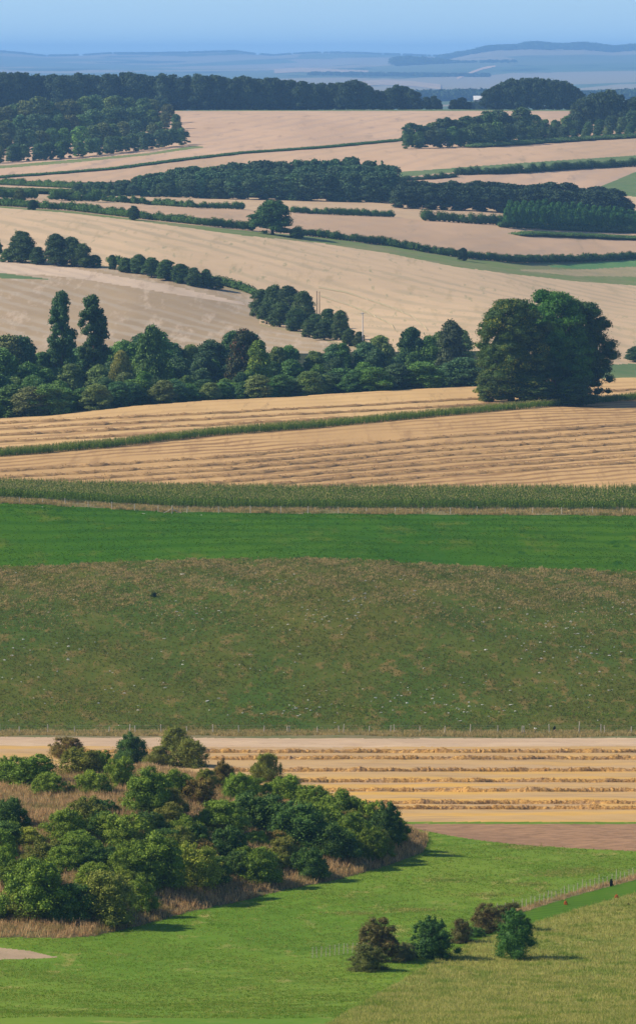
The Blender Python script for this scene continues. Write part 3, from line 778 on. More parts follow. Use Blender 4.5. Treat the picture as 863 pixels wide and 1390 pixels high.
hedge('hedge', [(-60,262),(0,268),(50,270)], 4.0, 5, 'bushy hedge at the left edge below the far maize belt', HC, hvar=.4)
hedge('hedge', [(577,300),(600,301),(640,304),(690,306)], 4.2, 5, 'bushy hedge running left from the dark plantation block', (.034,.064,.022), hvar=.35)
hedge('hedge', [(-60,246),(0,251),(60,254),(120,257)], 3.0, 4, 'low hedge at the left edge above the far maize belt', HC, hvar=.4)
hedge('hedge', [(150,383-25),(180,364),(230,372),(262,380),(300,388),(332,396),(346,402)], 2.8, 4, 'thin hedge running down to the copse by the two dark poles', HC, hvar=.35)
hedge('hedge', [(620,238),(700,236),(780,230),(863,226),(920,222)], 3.6, 5, 'far hedge with small trees below the wooded group at the right', (.03,.055,.024), hvar=.45)
hedge('hedge', [(545,246),(580,244),(618,241)], 2.6, 4, 'thin far hedge left of the hedge with small trees', (.03,.055,.024), hvar=.5)
hedge('hedge', [(-60,246),(0,242),(60,238),(150,231),(250,218),(330,209),(432,202),(545,191.5)], 1.5, 6, 'very thin green hedge line slanting across the upper stubble', (.05,.10,.035), hvar=.12, leaf=.7)
hedge('hedge', [(640,201),(700,197),(780,192),(863,187),(920,185)], 2.6, 12, 'green belt in front of the wooded group at the upper right', (.06,.10,.04), hvar=.12, leaf=.8)
hedge('hedge', [(-60,258),(0,262),(100,264),(200,266),(320,268),(432,270),(540,272),(640,276)], 2.3, 26, 'long even green crop belt crossing above the round lone tree', (.055,.085,.028), hvar=.08, leaf=.8, cat='crop belt')
hedge('hedge', [(708,321),(730,321),(780,323),(863,327),(920,330)], 2.2, 12, 'green crop strip below the plantation block', (.055,.10,.03), hvar=.12, leaf=.7, cat='crop belt')
hedge('hedge', [(680,309),(740,312),(800,315),(863,317),(920,320)], 3.0, 4, 'dark hedge along the foot of the plantation block', (.03,.062,.022))
# lone trees and shrubs in the middle fields
def stand(name, cat, mesh, u, yb, ytop, wpx, mat, color, label, unitw=.74, group=None, back=.2, parts=True):
    U_, d_ = gd(u, yb); d_ += wpx * mpp(d_) * back
    h = zc(u, ytop, d_) - float(Zat(U_, d_))
    return plant(name, mesh, U_, d_, wpx * mpp(d_), h, mat, color, label, cat, group, unitw, 1., parts)
stand('broadleaf_tree', 'tree', TREES[0], 370, 319, 271, 60, leafA, (.032,.075,.020), 'round lone dark green tree standing in the long hedge')
stand('shrub', 'shrub', TREES[3], 402, 324, 309, 22, leafF, (.03,.06,.02), 'small dark shrub at the right foot of the round lone tree')
stand('shrub', 'shrub', TREES[1], 182, 299, 279, 18, leafF, (.025,.05,.02), 'round dark bush standing in the long clipped hedge')
stand('shrub', 'shrub', TREES[2], 45, 285, 271, 16, leafF, (.02,.045,.02), 'small blackish bush in the hedge near the left edge')
stand('broadleaf_tree', 'tree', TREES[4], 27, 279, 256, 20, leafF, (.06,.08,.035), 'greyish green small tree in the hedge near the left edge')
stand('shrub', 'shrub', TREES[1], 628, 354, 336, 15, leafF, (.022,.04,.022), 'small dark bush in front of the long hedge at the right')
for i, (u, yb, yt, w, c, lb) in enumerate([
    (-6, 352, 318, 20, HC, 'tree cut by the left edge in the hedgerow of trees'),
    (30, 357, 313, 42, (.035,.062,.022), 'round topped tree with open base near the left edge'),
    (12, 356, 338, 24, HC, 'low bush under the round topped tree near the left edge'),
    (52, 359, 335, 26, (.028,.055,.02), 'dark bush between the two big hedgerow trees'),
    (76, 361, 317, 38, (.028,.052,.02), 'domed dark tree in the middle of the hedgerow group'),
    (98, 362, 321, 36, (.032,.058,.022), 'broad dark tree right of the domed one in the hedgerow group'),
    (112, 363, 330, 30, (.045,.075,.025), 'lighter green tree at the right end of the hedgerow group'),
    (128, 363, 346, 24, HC, 'low bush tailing off the right end of the hedgerow group')]):
    stand('broadleaf_tree' if yb - yt > 28 else 'shrub', 'tree' if yb - yt > 28 else 'shrub', TREES[i % 5], u, yb, yt, w, leafA, c, lb)
for i, (u, yb, yt, w) in enumerate([(153,366,346,14),(170,370,350,22),(188,372,345,28),(206,377,349,28),(226,381,352,30),(246,385,358,30),(264,389,363,26),(280,391,365,20),(293,393,376,22)]):
    stand('shrub', 'shrub', TREES[(i + 2) % 5], u, yb, yt, w, leafA, jc((.036,.07,.022)), f'{ordn[i]} bush from the left in the hedge running down to the copse', group='bushes of the hedge running down to the copse')
cop = [(356,432,392,34),(372,436,386,36),(392,440,388,40),(412,446,395,38),(380,444,410,34),(362,440,410,26),(402,450,418,36),(428,452,426,28),(446,458,419,34),(462,462,421,30),(440,462,436,30),(474,470,446,22),(420,458,434,28),(488,472,450,20)]
for i, (u, yb, yt, w) in enumerate(cop):
    stand('broadleaf_tree', 'tree', TREES[i % 5], u, yb, yt, w, leafA if i % 3 else leafB, jc((.036,.065,.022)), 'broadleaf tree in the small copse around the two dark poles', group='trees of the copse by the poles')
# plantation block
LP = 'dark green tree in the even plantation block at the right edge'
for k, (dy, dt) in enumerate([(0, 8), (-6, 0)]):
    for u in seq(688 + 4*k, 925, 9.5):
        yb = np.interp(u, [680, 863], [309, 316]) + dy; yt = np.interp(u, [680, 700, 760, 800, 863, 930], [273, 270, 272, 276, 283, 286]) + dt + random.uniform(-2, 2)
        stand('plantation_tree', 'tree', FARS[random.randrange(5)], u, yb, yt, 15, leafF, jc((.036,.095,.030), .1), LP, .76, 'trees of the plantation block', parts=False)
# middle wood
LM = 'tree in the long spiky topped wood crossing the upper middle'
topm = [(70,258),(100,255),(130,250),(150,245),(175,242),(200,234),(225,233),(250,226),(285,224),(330,219),(400,217),(430,215),(480,213),(500,215),(526,214),(538,236)]
for k in range(3):
    for u in seq(104 + 3*k, 536, 10.5):
        u += random.uniform(-3, 3); d = 2790 + 45*k
        yt = np.interp(u, *zip(*topm)) + (2 - k) * 9 * min(1, (u - 90) / 150) + random.uniform(-1.5, 2.5)
        h = max(5., zc(u, yt, d) - float(Zat(u, d)))
        plant('conifer_tree', random.choice(CONI + FARS), u, d, min(h * .9, 13), h, leafF, jc((.048,.088,.048), .22), LM, 'tree', 'trees of the spiky topped middle wood', .62, 1., False)
LR_ = 'dark tree in the row continuing right from the spiky topped wood'
ROWR = []
topr = [(538,246),(560,244),(600,246),(640,245),(672,247),(700,249),(745,248),(752,253),(768,248),(785,256),(800,250),(825,254),(842,264),(852,271)]
for k in range(2):
    for u in seq(542 + 5*k, 850, 13):
        u += random.uniform(-3, 3); d = 2730 + 45*k
        yt = np.interp(u, *zip(*topr)) + (1 - k) * 7 + random.uniform(-2, 2)
        h = max(3.5, zc(u, yt, d) - float(Zat(u, d)))
        ROWR.append((random.choice(FARS), u, d, h * random.uniform(1., 1.4), h, .76))
class Mass:
    def __init__(s): s.g = Geo()
    def add(s, mesh, U, d, w, h, unitw):
        p = world(U, d); n = len(mesh.vertices); V = np.empty(n*3, np.float32); mesh.vertices.foreach_get('co', V)
        Fq = np.empty(len(mesh.polygons)*4, np.int32); mesh.loops.foreach_get('vertex_index', Fq)
        r = np.empty(n, np.float32); mesh.attributes['rnd'].data.foreach_get('value', r)
        a = random.uniform(0, 6.28); V = V.reshape(-1, 3) @ np.array([[math.cos(a), math.sin(a), 0], [-math.sin(a), math.cos(a), 0], [0, 0, 1]])
        s.g.add(V * [w/unitw, w/unitw, h] + p, Fq.reshape(-1, 4), np.clip(r*.6 + random.uniform(0, .4), 0, 1))
MASS = Mass()
for a_ in ROWR: MASS.add(*a_)
# left hill wood
topl = [(-120,152),(0,147),(30,137),(50,132),(75,134),(100,133),(125,131),(150,128),(185,129),(205,133),(235,142),(250,152),(258,168),(264,184)]
basel = [(-120,228),(0,221),(100,214),(200,203),(262,195)]
LW = 'tree in the big rounded wood on the left hill'
for k in range(4):
    f = k / 3.
    for u in seq(-40 + 4*k, 256 - k*4, 16 if k else 11):
        u += random.uniform(-5, 5)
        yb = np.interp(u, *zip(*basel)); d0 = gd(u, yb)[1]; d = d0 - 2 + 125 * k + 12 * (k > 0)
        yt = (np.interp(u, *zip(*basel)) - 24) * (1 - f) + (np.interp(u, *zip(*topl))) * f
        yt = max(yt, np.interp(u, *zip(*topl)))
        h = np.clip((zc(u, yt, d) - float(Zat(u, d))) * random.uniform(.9, 1.08), 7, 34)
        c = random.choice([(.055,.095,.045), (.070,.115,.045), (.085,.105,.045), (.055,.095,.055)])
        if k < 2 and 80 < u < 130 and random.random() < .6: c = (.08, .15, .04)
        plant('broadleaf_tree', random.choice(FARS), u, d, h * random.uniform(.72, .95), h, leafF, jc(c), LW, 'tree', 'trees of the rounded wood on the left hill', .76, 1., False)
# dark ridge wood
topd = [(-140,100),(0,99),(25,96),(60,100),(80,99),(105,100),(140,99),(165,96),(190,100),(215,100),(245,102),(265,97),(285,103),(310,102),(345,105),(380,106),(415,110),(432,114),(455,111),(480,108),(495,115),(510,121),(530,117),(545,115),(560,123),(575,131),(590,129),(600,140),(604,148)]
LD = 'tree in the long dark navy wood along the ridge'
for k in range(2):
    for u in seq(-140 + 7*k, 603, 10):
        u += random.uniform(-4, 4); d = 4185 + 25*(1-k) + random.uniform(0, 20)
        yt = np.interp(u, *zip(*topd)) + random.uniform(-2, 3) + 5 * (1 - k) * (k == 0)
        h = max(6., zc(u, yt, d) - float(Zat(u, d)))
        MASS.add(random.choice(FARS), u, d, min(h*.8, 19), h, .76)
for u, yt, w in [(616,135,18),(626,132,18),(635,138,10)]:
    single('broadleaf_tree', 'tree', FARS[1], u, yt, 4190, w, leafF, (.014,.026,.016), 'tree of the tiny dark clump left of the white roofed barn', .76, 'tiny clump left of the barn', False)
# upper right woods
toprr = [(655,128),(668,114),(690,106),(720,103),(755,105),(775,114),(788,128)]
for k in range(2):
    for u in seq(662 + 6*k, 786, 12):
        d = 4185 + 30*k; MASS.add(random.choice(FARS), u, d, 26*mpp(d), zc(u, np.interp(u, *zip(*toprr)) + random.uniform(-1, 3), d) - float(Zat(u, d)), .76)
topq = [(782,135),(800,124),(815,120),(832,119),(846,136),(863,128),(880,124),(930,124)]
for k in range(2):
    for u in seq(784 + 6*k, 930, 12):
        d = 3600 + 60*k; MASS.add(random.choice(FARS), u, d, 30*mpp(d), zc(u, np.interp(u, *zip(*topq)) + random.uniform(-1, 3) + 4*(1-k), d) - float(Zat(u, d)), .76)
for _ in range(26):
    u = random.uniform(630, 676); d = random.uniform(5250, 5330); MASS.add(random.choice(FARS), u, d, random.uniform(9, 13), zc(u, random.uniform(136.5, 139.5), d) - float(Zat(u, d)), .76)
tag(link('distant_woodland', MASS.g.mesh('distant_woodland'), leafF, None, (.030,.050,.032)), 'dark navy woods on the ridge skyline and in the row across the upper right fields', 'woodland', kind='stuff')
topg = [(548,172),(560,164),(575,170),(590,160),(606,156),(622,164),(640,152),(655,155),(668,146),(690,155),(705,146),(730,158),(760,158),(800,162),(830,158),(863,150),(930,150)]
for k in range(2):
    for u in seq(553 + 4*k, 915, 15):
        yb = np.interp(u, [548, 640, 720, 863], [203, 200, 195, 186]); d = gd(u, yb)[1] + 10 + 70*k
        yt = np.interp(u, *zip(*topg)) + (1 - k) * 14 + random.uniform(-3, 4)
        h = max(6., zc(u, yt, d) - float(Zat(u, d)))
        c = random.choice([(.042,.075,.036), (.055,.100,.040), (.070,.110,.044), (.042,.066,.038)])
        plant('broadleaf_tree', random.choice(FARS), u, d, h * random.uniform(.75, 1.), h, leafF, jc(c), 'tree of the lighter green wooded group at the upper right', 'tree', 'wooded group at the upper right', .76, 1., False)

# ------------------------------------------------------------------ far downs woods (one mass)
def far_mass(name, pts_top, u0, u1, d, hm, label, n=120, color=(.02, .035, .02), depth=300):
    L = []
    for q in range(n):
        u = random.uniform(u0, u1); dd = d + random.uniform(0, depth)
        yt = np.interp(u, *zip(*pts_top)); g0 = float(Zat(u, dd)); zt = zc(u, yt, dd)
        h = max(hm * .6, min(zt - g0, hm * 2.2)) * random.uniform(.85, 1.03); x = (u - CX)/F*dd
        L.append([x, dd, g0 + h*.45, h*random.uniform(.8, 1.4), h*.9, h*.55])
    g = Geo(); lumps_to_geo(g, L, n*90, 9., rng, core=.85, reject=False)
    o = link(name, g.mesh(name), leafF, None, color); tag(o, label, 'woodland', kind='stuff')
far_mass('far_woodland', [(600,74),(640,67),(665,61),(700,60),(720,56),(760,59),(790,57),(830,62),(863,59),(1000,60)], 600, 1000, 30200, 26, 'pale blue wood along the crest of the far downs at the right', 520, depth=1600)
far_mass('far_woodland', [(-200,66),(0,70),(25,75),(60,80),(100,78),(150,73),(200,71),(290,70),(320,70),(345,74),(400,75),(432,72),(480,73),(520,76),(600,77)], -150, 640, 38200, 20, 'faint pale blue tree line along the far skyline at the left', 520, depth=900)
far_mass('far_woodland', [(440,112),(520,106),(600,110),(640,114)], 420, 660, 21500, 22, 'blue wood patch low on the downs behind the dark ridge wood', 110)
far_mass('far_woodland', [(560,124),(650,122),(800,124),(900,120)], 560, 900, 10800, 15, 'deep blue tree belt behind the white roofed barn', 160)
far_mass('far_woodland', [(380,76),(470,75),(560,76),(640,84)], 540, 700, 26500, 20, 'pale blue tree belt part way up the downs', 70)
# white roofed barn in the gap
def barn():
    d = 5400.; u = 656.; g0 = float(Zat(u, d)); zb = zc(u, 138.5, d); zr = zc(u, 130, d)
    x = (u - CX)/F*d; r = bpy.data.objects.new('barn', None); COL.objects.link(r); r.location = (x, d, zb)
    tag(r, 'long low barn with a white roof in the gap between the ridge woods', 'barn')
    hw, hd, hh = 10.5, 8., (zr - zb); low = zb - g0
    w = Geo(); w.box((0, 0, (hh*.35 - low)/2), (hw, hd, (hh*.35 + low)/2)); link('wall', w.mesh('wall'), NT('barn_wall').out((.25,.27,.27), .8), r)
    f = Geo(); a = hh * .36
    f.add([[-hw-.6,-hd-.7,a],[hw+.6,-hd-.7,a],[hw+.6,0,hh],[-hw-.6,0,hh],[-hw-.6,hd+.7,a],[hw+.6,hd+.7,a]], [[0,1,2,3],[3,2,5,4]])
    link('roof', f.mesh('roof'), NT('barn_roof').out((.62,.62,.60), .5), r)
    dr = Geo(); dr.box((2, -hd-.15, hh*.1 - 1), (2.2, .12, hh*.22 + 1)); link('door', dr.mesh('door'), NT('barn_door').out((.1,.12,.12), .7), r)
barn()
# pale chalk scar and pale fields on the downs
def draped(name, mat, pts, wpx, kind='structure', lift=.6):
    us, ys = zip(*pts); V = []; u = us[0]
    while u <= us[-1]:
        y = np.interp(u, us, ys)
        for s in (-1, 1):
            U_, d_ = gd(u, y + s*wpx(u)*.5); p = world(U_, d_); V.append([p[0], p[1], p[2] + lift])
        u += 4
    n = len(V)//2
    Fq = [[2*i, 2*i+2, 2*i+3, 2*i+1] for i in range(n-1)]
    tag(link(name, mesh_from(name, V, Fq), mat), kind=kind)
draped('chalk_scar', M['chalk'], [(620,107),(640,98.5),(655,93),(674,89.5)], lambda u: 3.0 if u < 665 else 2., lift=1.5)
draped('field_track', M['tram'], [(432,390),(470,397),(500,407),(530,417),(560,430),(582,450)], lambda u: 2.4, lift=.12)
draped('field_track', M['tram'], [(435,402),(470,413),(500,425),(530,440),(540,452)], lambda u: 2.4, lift=.12)
draped('far_field', M['brown'], [(490,114),(520,112),(560,114),(600,119)], lambda u: 7, lift=1.5)
draped('far_field', M['brown'], [(372,97),(410,95),(450,97),(500,99)], lambda u: 6, lift=1.5)
#@@PART3
# ------------------------------------------------------------------ bushes on the bank
rust, green = 'R', 'G'
BU = [ # u, foot y, width px, height px, palette, label
 (40,1066,80,50,'G','big rounded green bush at the top left of the bank'),
 (8,1058,34,34,'g','bush cut by the left edge beside the big rounded green bush'),
 (66,1078,48,30,'g','low green bush at the right foot of the big rounded green bush'),
 (92,1030,46,34,'R','rust topped bush on the crest right of the big rounded green bush'),
 (112,1053,62,40,'O','spreading olive bush below the rust topped bush on the crest'),
 (138,1050,34,32,'G','green bush between the olive spreading bush and the dark holly'),
 (125,1076,50,34,'g','green bush beside the narrow grass path on the upper bank'),
 (162,1068,44,50,'g','upright green bush just below the dark holly'),
 (178,1036,48,44,'D','round blackish green holly bush on the crest of the bank'),
 (238,1018,42,34,'O','feathery olive bush standing highest on the crest of the bank'),
 (218,1040,40,32,'O','olive bush left and below the highest feathery bush'),
 (256,1042,56,42,'O','dark olive bush below right of the highest feathery bush'),
 (200,1106,64,62,'G','tall green bush above the grassy gap in the middle of the bank'),
 (236,1082,58,44,'G','green bush below the dark olive bush on the crest'),
 (268,1092,50,44,'R','brown tinged bush in the upper middle of the bank'),
 (303,1070,34,42,'R','thin rusty bush against the golden field'),
 (325,1088,52,40,'g','light green bush right of the thin rusty bush'),
 (362,1062,46,46,'O','pointed leafy bush rising against the golden straw rows'),
 (388,1090,64,40,'g','light green bush below the pointed leafy bush'),
 (425,1102,60,36,'G','rounded green bush right along the top of the bank toe'),
 (464,1118,66,52,'G','dense green bush near the right end of the bank'),
 (500,1128,50,50,'g','upright green bush second from the right end of the bank'),
 (524,1146,44,62,'D','tall dark bush at the right end of the bank'),
 (505,1168,48,44,'G','green bush at the foot of the tall dark end bush'),
 (300,1132,78,50,'G','broad green bush in the centre of the bank'),
 (352,1128,90,52,'D','wide dark green bush mound in the centre right of the bank'),
 (405,1150,90,58,'D','large dark mound of bush on the right half of the bank'),
 (452,1168,66,56,'D','dark bush above the grass at the right half of the toe'),
 (418,1192,56,48,'D','dark low bush reaching down to the toe grass on the right'),
 (352,1200,66,50,'G','rounded green bush above the shadow bands on the toe'),
 (310,1168,60,44,'D','small blackish bush hollow in the middle of the bank'),
 (384,1176,54,44,'O','olive bush between the dark mounds on the right half'),
 (266,1208,72,66,'Y','yellow green tall bush in the lower middle of the bank'),
 (212,1206,80,72,'G','tall green bush left of the yellow green one'),
 (254,1150,60,46,'G','green bush above the yellow green tall bush'),
 (165,1150,78,52,'g','mid bank green bush above the watermarked olive scrub'.replace('watermarked ', '')),
 (120,1128,60,48,'O','brownish green bush below the grass patch on the left bank'),
 (90,1142,60,42,'g','yellowish green bush near the left middle of the bank'),
 (40,1150,46,30,'Y','small yellow green bush near the left edge, mid bank'),
 (14,1128,56,46,'D','dark green bush at the left edge below the dry grass patch'),
 (6,1152,64,34,'D','dark low bush at the left edge, mid bank'),
 (8,1196,46,56,'G','green bush cut by the left edge in the lower bank'),
 (64,1178,60,44,'O','greyish olive bush left of centre in the lower bank'),
 (112,1176,64,44,'G','green bush above the two big lower left bushes'),
 (48,1250,92,82,'G','large sprawling green bush at the lower left of the bank'),
 (98,1250,60,56,'D','dark bush between the two largest lower left bushes'),
 (140,1254,96,74,'O','large olive bush at the foot of the bank, left of its widest shadow'),
 (190,1236,46,44,'g','small light green bush at the foot of the tall green bush'),
 (170,1198,60,52,'G','green bush behind the large olive one at the foot'),
 (545,1120,1,1,'G',None),
 (230,1124,46,36,'O','olive bush at the top of the grassy gap'),
 (280,1068,32,26,'O','small olive bush tucked right of the dark olive crest bush'),
 (345,1082,40,30,'G','small green bush under the pointed leafy bush'),
 (440,1128,56,40,'g','green bush behind the large dark mound'),
 (480,1150,54,46,'G','leafy green bush left of the tall dark end bush'),
 (330,1178,40,32,'G','small green bush above the toe grass in the centre'),
 (142,1102,34,20,'D','tiny dark bush in the dry grass of the upper bank'),
 (128,1106,26,26,'D','small dark upright bush left of the tiny dark one'),
]
for i, (u, yb, w, h, c, lb) in enumerate(BU):
    if lb is None: continue
    U_, d_ = gd(u, yb); m = mpp(d_); d_ += w*m*.30
    mat = {'R': leafR, 'O': leafB, 'Y': leafB}.get(c, leafA)
    plant('bush', BUSH[i % 7], U_, d_, w*m*1.2, h*m*.97, mat, jc(PAL[c], .1), lb, 'bush', 'bushes on the grassy bank', 1.0, .72, False, sink=.15)
adj = ['olive', 'mid green', 'light green', 'dark green', 'brownish green']
rr_ = random.Random(4)
for i in range(85):
    u = rr_.uniform(-40, 535)
    yt = np.interp(u, [0, 250, 400, 535], [1105, 1100, 1105, 1135]); yb = np.interp(u, [0, 130, 250, 400, 535], [1255, 1250, 1205, 1180, 1155])
    y = rr_.uniform(yt, yb)
    if (20 < u < 100 and y < 1112) or (60 < u < 215 and 1070 < y < 1122) or (0 < u < 60 and 1150 < y < 1172): continue
    ci = rr_.randrange(5); wp = rr_.uniform(30, 56); U_, d_ = gd(u, y); m = mpp(d_)
    plant('bush', BUSH[i % 7], U_, d_ + wp*m*.3, wp*m*1.2, wp*m*rr_.uniform(.5, .8), leafB if ci in (0, 4) else leafA, jc(PAL['OGgDR'[ci]], .15), 'small scrub bush filling the gaps between the larger bushes on the bank', 'bush', 'small scrub bushes between the larger ones on the bank', 1.0, .72, False, sink=.15)
NB = [bush_geo(800 + i, nl=64, n=24000, size=.024, H=.9, rough=2.6).mesh('foliage') for i in range(3)]
for u, yb, w, h, c, mat, lb, k in [
    (512,1306,66,58,(.085,.075,.024),leafR,'rusty brown thorn bush at the bottom, left of the row by the near fence',0),
    (548,1304,36,26,(.12,.13,.05),leafB,'low pale tangled shrub right of the rusty thorn bush',1),
    (585,1302,66,58,(.030,.072,.016),leafA,'dark green spiky bush at the bottom between rusty and brown bushes',1),
    (626,1280,36,32,(.075,.07,.024),leafR,'small brownish round bush right of the dark green spiky bush',2),
    (660,1266,50,38,(.085,.075,.024),leafR,'reddish brown bush touching the near fence',0),
    (690,1262,52,36,(.07,.07,.022),leafR,'brown green bush tucked behind the dark round tree',2),
    (645,1272,30,14,(.05,.11,.02),leafA,'low bright green bush under the reddish brown bush',1),
    (500,1318,60,34,(.075,.085,.022),leafB,'olive low bush at the foot of the rusty thorn bush',2),
    ]:
    U_, d_ = gd(u, yb); m = mpp(d_); d_ += w*m*.15
    plant('bush', NB[k], U_, d_, w*m*1.1, h*m, mat, c, lb, 'bush', None, 1.0, .9, True, sink=.1)
nt = bush_geo(820, nl=70, n=26000, size=.024, H=1.05, rough=1.5).mesh('crown')
U_, d_ = gd(697, 1301)
plant('small_tree', nt, U_, d_, 60*mpp(d_)*1.08, 68*mpp(d_), leafA, (.035,.090,.016), 'small dark green rounded tree right of the near bushes', 'tree', None, 1.0, 1.05, True)

# ------------------------------------------------------------------ fences
def post_geo(h, r=.055, lean=0., n=6):
    g = Geo(); g.tube([[0, 0, -.15], [lean*h*.5, 0, h*.5], [lean*h, 0, h - .03], [lean*h, 0, h]], [r, r, r*.95, r*.7], n); return g.mesh('post')
def fence(label, posts, h, r, mat, jit=.15, wires=(.45, .8, 1.0)):
    """posts: (U, d, height factor)"""
    W = [world(a, b) for a, b, c in posts]; o0 = W[0]
    root = bpy.data.objects.new('fence', None); COL.objects.link(root); root.location = o0; tag(root, label, 'fence')
    ms = [post_geo(h, r, l) for l in (0., .03, -.05, .08)]
    for m in ms: m.materials.append(mat)
    for (a, b, c), p in zip(posts, W):
        o = link('post', random.choice(ms), None, root); o.location = Vector(p - o0); o.scale = (1, 1, c)
    g = Geo()
    for z in wires:
        for i in range(len(W) - 1):
            if np.linalg.norm(W[i+1] - W[i]) < .5: continue
            a = W[i] - o0 + [0, -.07, z*h]; b = W[i+1] - o0 + [0, -.07, z*h]
            mid = (a + b)/2 - [0, 0, .02]; g.tube([a, mid, b], .006, 4)
    link('wire', g.mesh('wire'), wire_m, root)
    return root, W
P1 = [-60,-30,0,27,65,102,148,176,184,219,254,289,324,358,390,393,431,460,466,501,530,535,570,603,638,675,708,711,745,785,815,820,856,880,915]
fence('pale post and wire fence along the verge above the chalk track', [(*gd(u, 995.5), random.uniform(.85, 1.2) if u not in (785,) else 1.5) for u in P1], 1.35, .085, wood_post)
P2 = [-40,-8,27,58,89,120,152,183,215,254,297,340,381,418,459,497,536,573,611,647,685,722,762,804,844,880,915]
fy = lambda u: np.interp(u, [0, 60, 152, 233, 432, 863], [683, 684, 691, 696, 697, 698])
fence('post and wire fence in the dry grass below the wide maize band', [(*gd(u, fy(u)), random.uniform(.8, 1.1)) for u in P2], 1.45, .085, wood_post)
P3 = list(np.arange(424, 486, 6.)) + [492, 500]
fence('short visible run of close set fence posts beside the rusty thorn bush', [(*gd(u, np.interp(u, [420, 480, 500], [1301, 1294, 1291])), random.uniform(.9, 1.2)) for u in P3], 1.1, .035, wood_post)
P4 = list(np.arange(650, 990, 5.8))
fn_ = lambda u: np.interp(u, [590, 655, 700, 780, 863, 990], [1277, 1246, 1236, 1212, 1190, 1158])
fence('long close set post fence climbing to the right edge above the mown strip', [(*gd(u, fn_(u)), random.uniform(.85, 1.15)*(1.25 if i % 4 == 0 else 1)) for i, u in enumerate(P4)], 1.1, .038, wood_post)
# strainer post with two braces
def strainer():
    p = world(*gd(234, 697.5)); r = bpy.data.objects.new('strainer_post', None); COL.objects.link(r); r.location = p
    tag(r, 'pale strainer post with a sloping brace on each side in the maize fence', 'post')
    link('post', post_geo(1.75, .10, 0), wood_post, r)
    for s in (-1, 1):
        g = Geo(); g.tube([[s*.1, -.05, 1.05], [s*.9, -.1, .62], [s*1.85, -.15, .18]], [.075, .075, .07], 6); link('brace', g.mesh('brace'), wood_post, r)
strainer()
# poles by the copse
def pole(u, ytop, yb, dd, mat, label, arm, r=.16):
    U_, d_ = gd(u, yb); d_ += dd; g0 = world(U_, d_); h = zc(u, ytop, d_) - g0[2]
    root = bpy.data.objects.new('utility_pole', None); COL.objects.link(root); root.location = g0; tag(root, label, 'pole')
    g = Geo(); g.tube([[0, 0, -.3], [0, 0, h*.5], [0, 0, h - .05], [0, 0, h]], [r*1.25, r, r*.8, r*.7], 8); link('shaft', g.mesh('shaft'), mat, root)
    if arm:
        g = Geo(); g.box((0, -.1, h - .35), (arm, .07, .09)); link('crossarm', g.mesh('crossarm'), mat, root)
pale_pole = NT('pale_pole').out((.62,.58,.52), .7)
pole(430, 395, 447, 2, dark_post, 'left one of the two close dark poles in the copse', 0)
pole(433.5, 396, 446, 3, dark_post, 'right one of the two close dark poles in the copse', 0)
pole(492, 424, 472, 0, pale_pole, 'pale slim pole with a short crossarm right of the copse', .85, .20)

# ------------------------------------------------------------------ stones and small things
def rocks(name, U, d, s, label, mat=stone_m):
    W = world(U, d); g = Geo(); v0, f0 = ball(6, 3)
    for p in W:
        k = s * random.uniform(.5, 1.5)
        v = v0 * (1 + rng.normal(0, .2, (len(v0), 1))) * [k*random.uniform(1, 1.9), k, k*.6]
        g.add(v + p + [0, 0, k*.2], f0)
    o = link(name, g.mesh(name), mat); return o
cl = [(740,880,70,30),(800,830,70,25),(640,960,60,12),(430,840,60,16),(270,830,60,14),(500,810,60,20),(80,905,60,40),(560,940,90,20),(820,900,50,40),(430,960,70,14),(710,845,60,20),(330,790,90,20),(200,950,80,25)]
uu = []; 
for cu, cy, su, sy in cl:
    n_ = 26 if cu > 400 else 14
    for _ in range(n_):
        uu.append(gd(random.gauss(cu, su*.55), min(985, max(772, random.gauss(cy, sy*.6)))))
for _ in range(170): uu.append(gd(random.uniform(-60, 920), random.uniform(772, 985)))
G(rocks('chalk_stones', [a for a, b in uu], [b for a, b in uu], .13, ''), 'small pale chalk stones sprinkled over the rough sloping pasture', 'stones')
def scar(u, y, w, label):
    p0 = gd(u, y); g = Geo(); c = world(*p0); v0, f0 = ball(8, 4)
    for _ in range(7):
        k = w * random.uniform(.25, .5)
        g.add(v0 * (1 + rng.normal(0, .15, (len(v0), 1))) * [k*1.4, k*1.6, k*.45] + [c[0] + random.gauss(0, w*.5), c[1] + random.gauss(0, w*1.2), c[2]], f0)
    tag(link('chalk_mound', g.mesh('chalk_mound'), stone_m), label, 'chalk mound')
scar(247, 779, .45, 'largest pale chalk mound near the top of the rough pasture, left')
scar(213, 770, .25, 'small chalk mound left of the largest one at the pasture top')
scar(659, 882, .42, 'small bright chalk mound in the right middle of the rough pasture')
scar(645, 883, .14, 'tiny chalk mound left of the small bright one in the right middle')
scar(195, 697, .28, 'small white chalk mound atop the vivid green band, left of the strainer post')
scar(274, 699, .18, 'tiny white chalk mound right of the strainer post')
scar(58, 688, .22, 'small white chalk mound at the far left top of the vivid green band')
scar(727, 989, .36, 'small white mound by the fence above the chalk track, near the right')
def smallbush(u, y, w, h, color, label, mat=leafA, cat='bush', k=0, name='bush'):
    U_, d_ = gd(u, y); m = mpp(d_)
    plant(name, BUSH[k], U_, d_, w*m, h*m, mat, color, label, cat, None, 1., .7, False)
smallbush(209, 810, 9, 7, (.015,.035,.012), 'tiny blackish bush alone in the rough pasture')
smallbush(752, 993, 5, 8, (.012,.016,.010), 'tiny black bush beside a fence post near the right', k=1)
smallbush(829, 1203, 6, 10, (.012,.016,.012), 'tiny black bush against the long close set fence', k=2)
smallbush(767, 1228, 6, 6, (.42,.13,.04), 'small orange weed clump on the mown strip, left one', leafR, 'weed clump', 3, 'weed_clump')
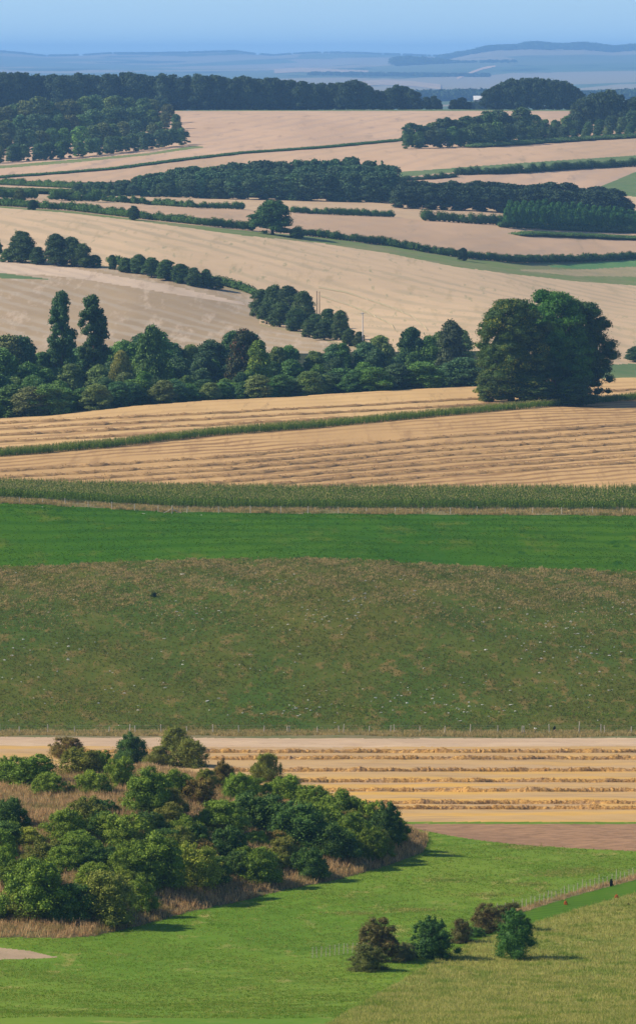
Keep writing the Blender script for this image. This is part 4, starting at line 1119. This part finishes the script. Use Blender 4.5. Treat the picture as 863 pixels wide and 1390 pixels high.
smallbush(836, 1219, 6, 5, (.42,.13,.04), 'small orange weed clump on the mown strip, right one', leafR, 'weed clump', 4, 'weed_clump')
smallbush(852, 1229, 5, 3, (.05,.03,.02), 'small dark weed clump at the edge of the tan grass, right', leafR, 'weed clump', 5, 'weed_clump')

# ------------------------------------------------------------------ haze, sky, sun, camera
def haze():
    x0, x1, y0, y1 = -46000., 46000., -60., 44500.; z0, z1 = float(Z.min()) - 1, max(62., float(Z.max()) + 45)
    g = Geo(); g.box(((x0+x1)/2, (y0+y1)/2, (z0+z1)/2), ((x1-x0)/2, (y1-y0)/2, (z1-z0)/2))
    m = bpy.data.materials.new('haze'); m.use_nodes = True; t = m.node_tree; t.nodes.clear()
    v = t.nodes.new('ShaderNodeVolumePrincipled'); v.inputs['Color'].default_value = (*HAZE_COL, 1)
    v.inputs['Density'].default_value = HAZE_D; v.inputs['Anisotropy'].default_value = 0.
    o = t.nodes.new('ShaderNodeOutputMaterial'); t.links.new(v.outputs[0], o.inputs['Volume'])
    ob = link('haze', g.mesh('haze'), m); tag(ob, 'blue summer haze over the far fields', 'haze', kind='stuff')
HAZE_COL = (.25, .53, 1.0); HAZE_D = 4.3e-5
haze()
EL, AZ = R(36), R(274)
sd = Vector((math.sin(AZ)*math.cos(EL), math.cos(AZ)*math.cos(EL), math.sin(EL)))
sl = bpy.data.lights.new('sun', 'SUN'); sl.energy = 5.0; sl.angle = R(.53); sl.color = (1., .89, .72)
so = bpy.data.objects.new('sun', sl); COL.objects.link(so); so.rotation_euler = sd.to_track_quat('Z', 'Y').to_euler(); so.location = (-300, 800, 300)
w = bpy.data.worlds.new('World'); scene.world = w; w.use_nodes = True; nt_ = w.node_tree; nt_.nodes.clear()
sk = nt_.nodes.new('ShaderNodeTexSky'); sk.sky_type = 'NISHITA'; sk.sun_disc = False; sk.sun_elevation = EL; sk.sun_rotation = AZ
sk.air_density = 1.0; sk.dust_density = .3; sk.ozone_density = 2.5; sk.altitude = 200
tc = nt_.nodes.new('ShaderNodeTexCoord'); mp = nt_.nodes.new('ShaderNodeVectorMath'); mp.operation = 'ADD'; mp.inputs[1].default_value = (0, 0, .115)
scene.cycles.volume_bounces = 1
bg = nt_.nodes.new('ShaderNodeBackground'); bg.inputs[1].default_value = .115; wo = nt_.nodes.new('ShaderNodeOutputWorld')
nt_.links.new(tc.outputs['Generated'], mp.inputs[0]); nt_.links.new(mp.outputs[0], sk.inputs[0])
nt_.links.new(sk.outputs[0], bg.inputs[0]); nt_.links.new(bg.outputs[0], wo.inputs[0])
cam = bpy.data.cameras.new('camera'); co = bpy.data.objects.new('camera', cam); COL.objects.link(co); scene.camera = co
cam.sensor_fit = 'VERTICAL'; cam.sensor_height = 36.; cam.lens = F / 1390. * 36.; cam.clip_start = .5; cam.clip_end = 150000
co.location = (0, 0, 0); co.rotation_euler = (math.pi/2 - TH, 0, 0)
scene.view_settings.view_transform = 'Standard'; scene.view_settings.look = 'None'; scene.view_settings.exposure = .45; scene.view_settings.gamma = 1
print('OBJECTS', len(bpy.data.objects), 'POLYS', sum(len(m.polygons) for m in bpy.data.meshes))
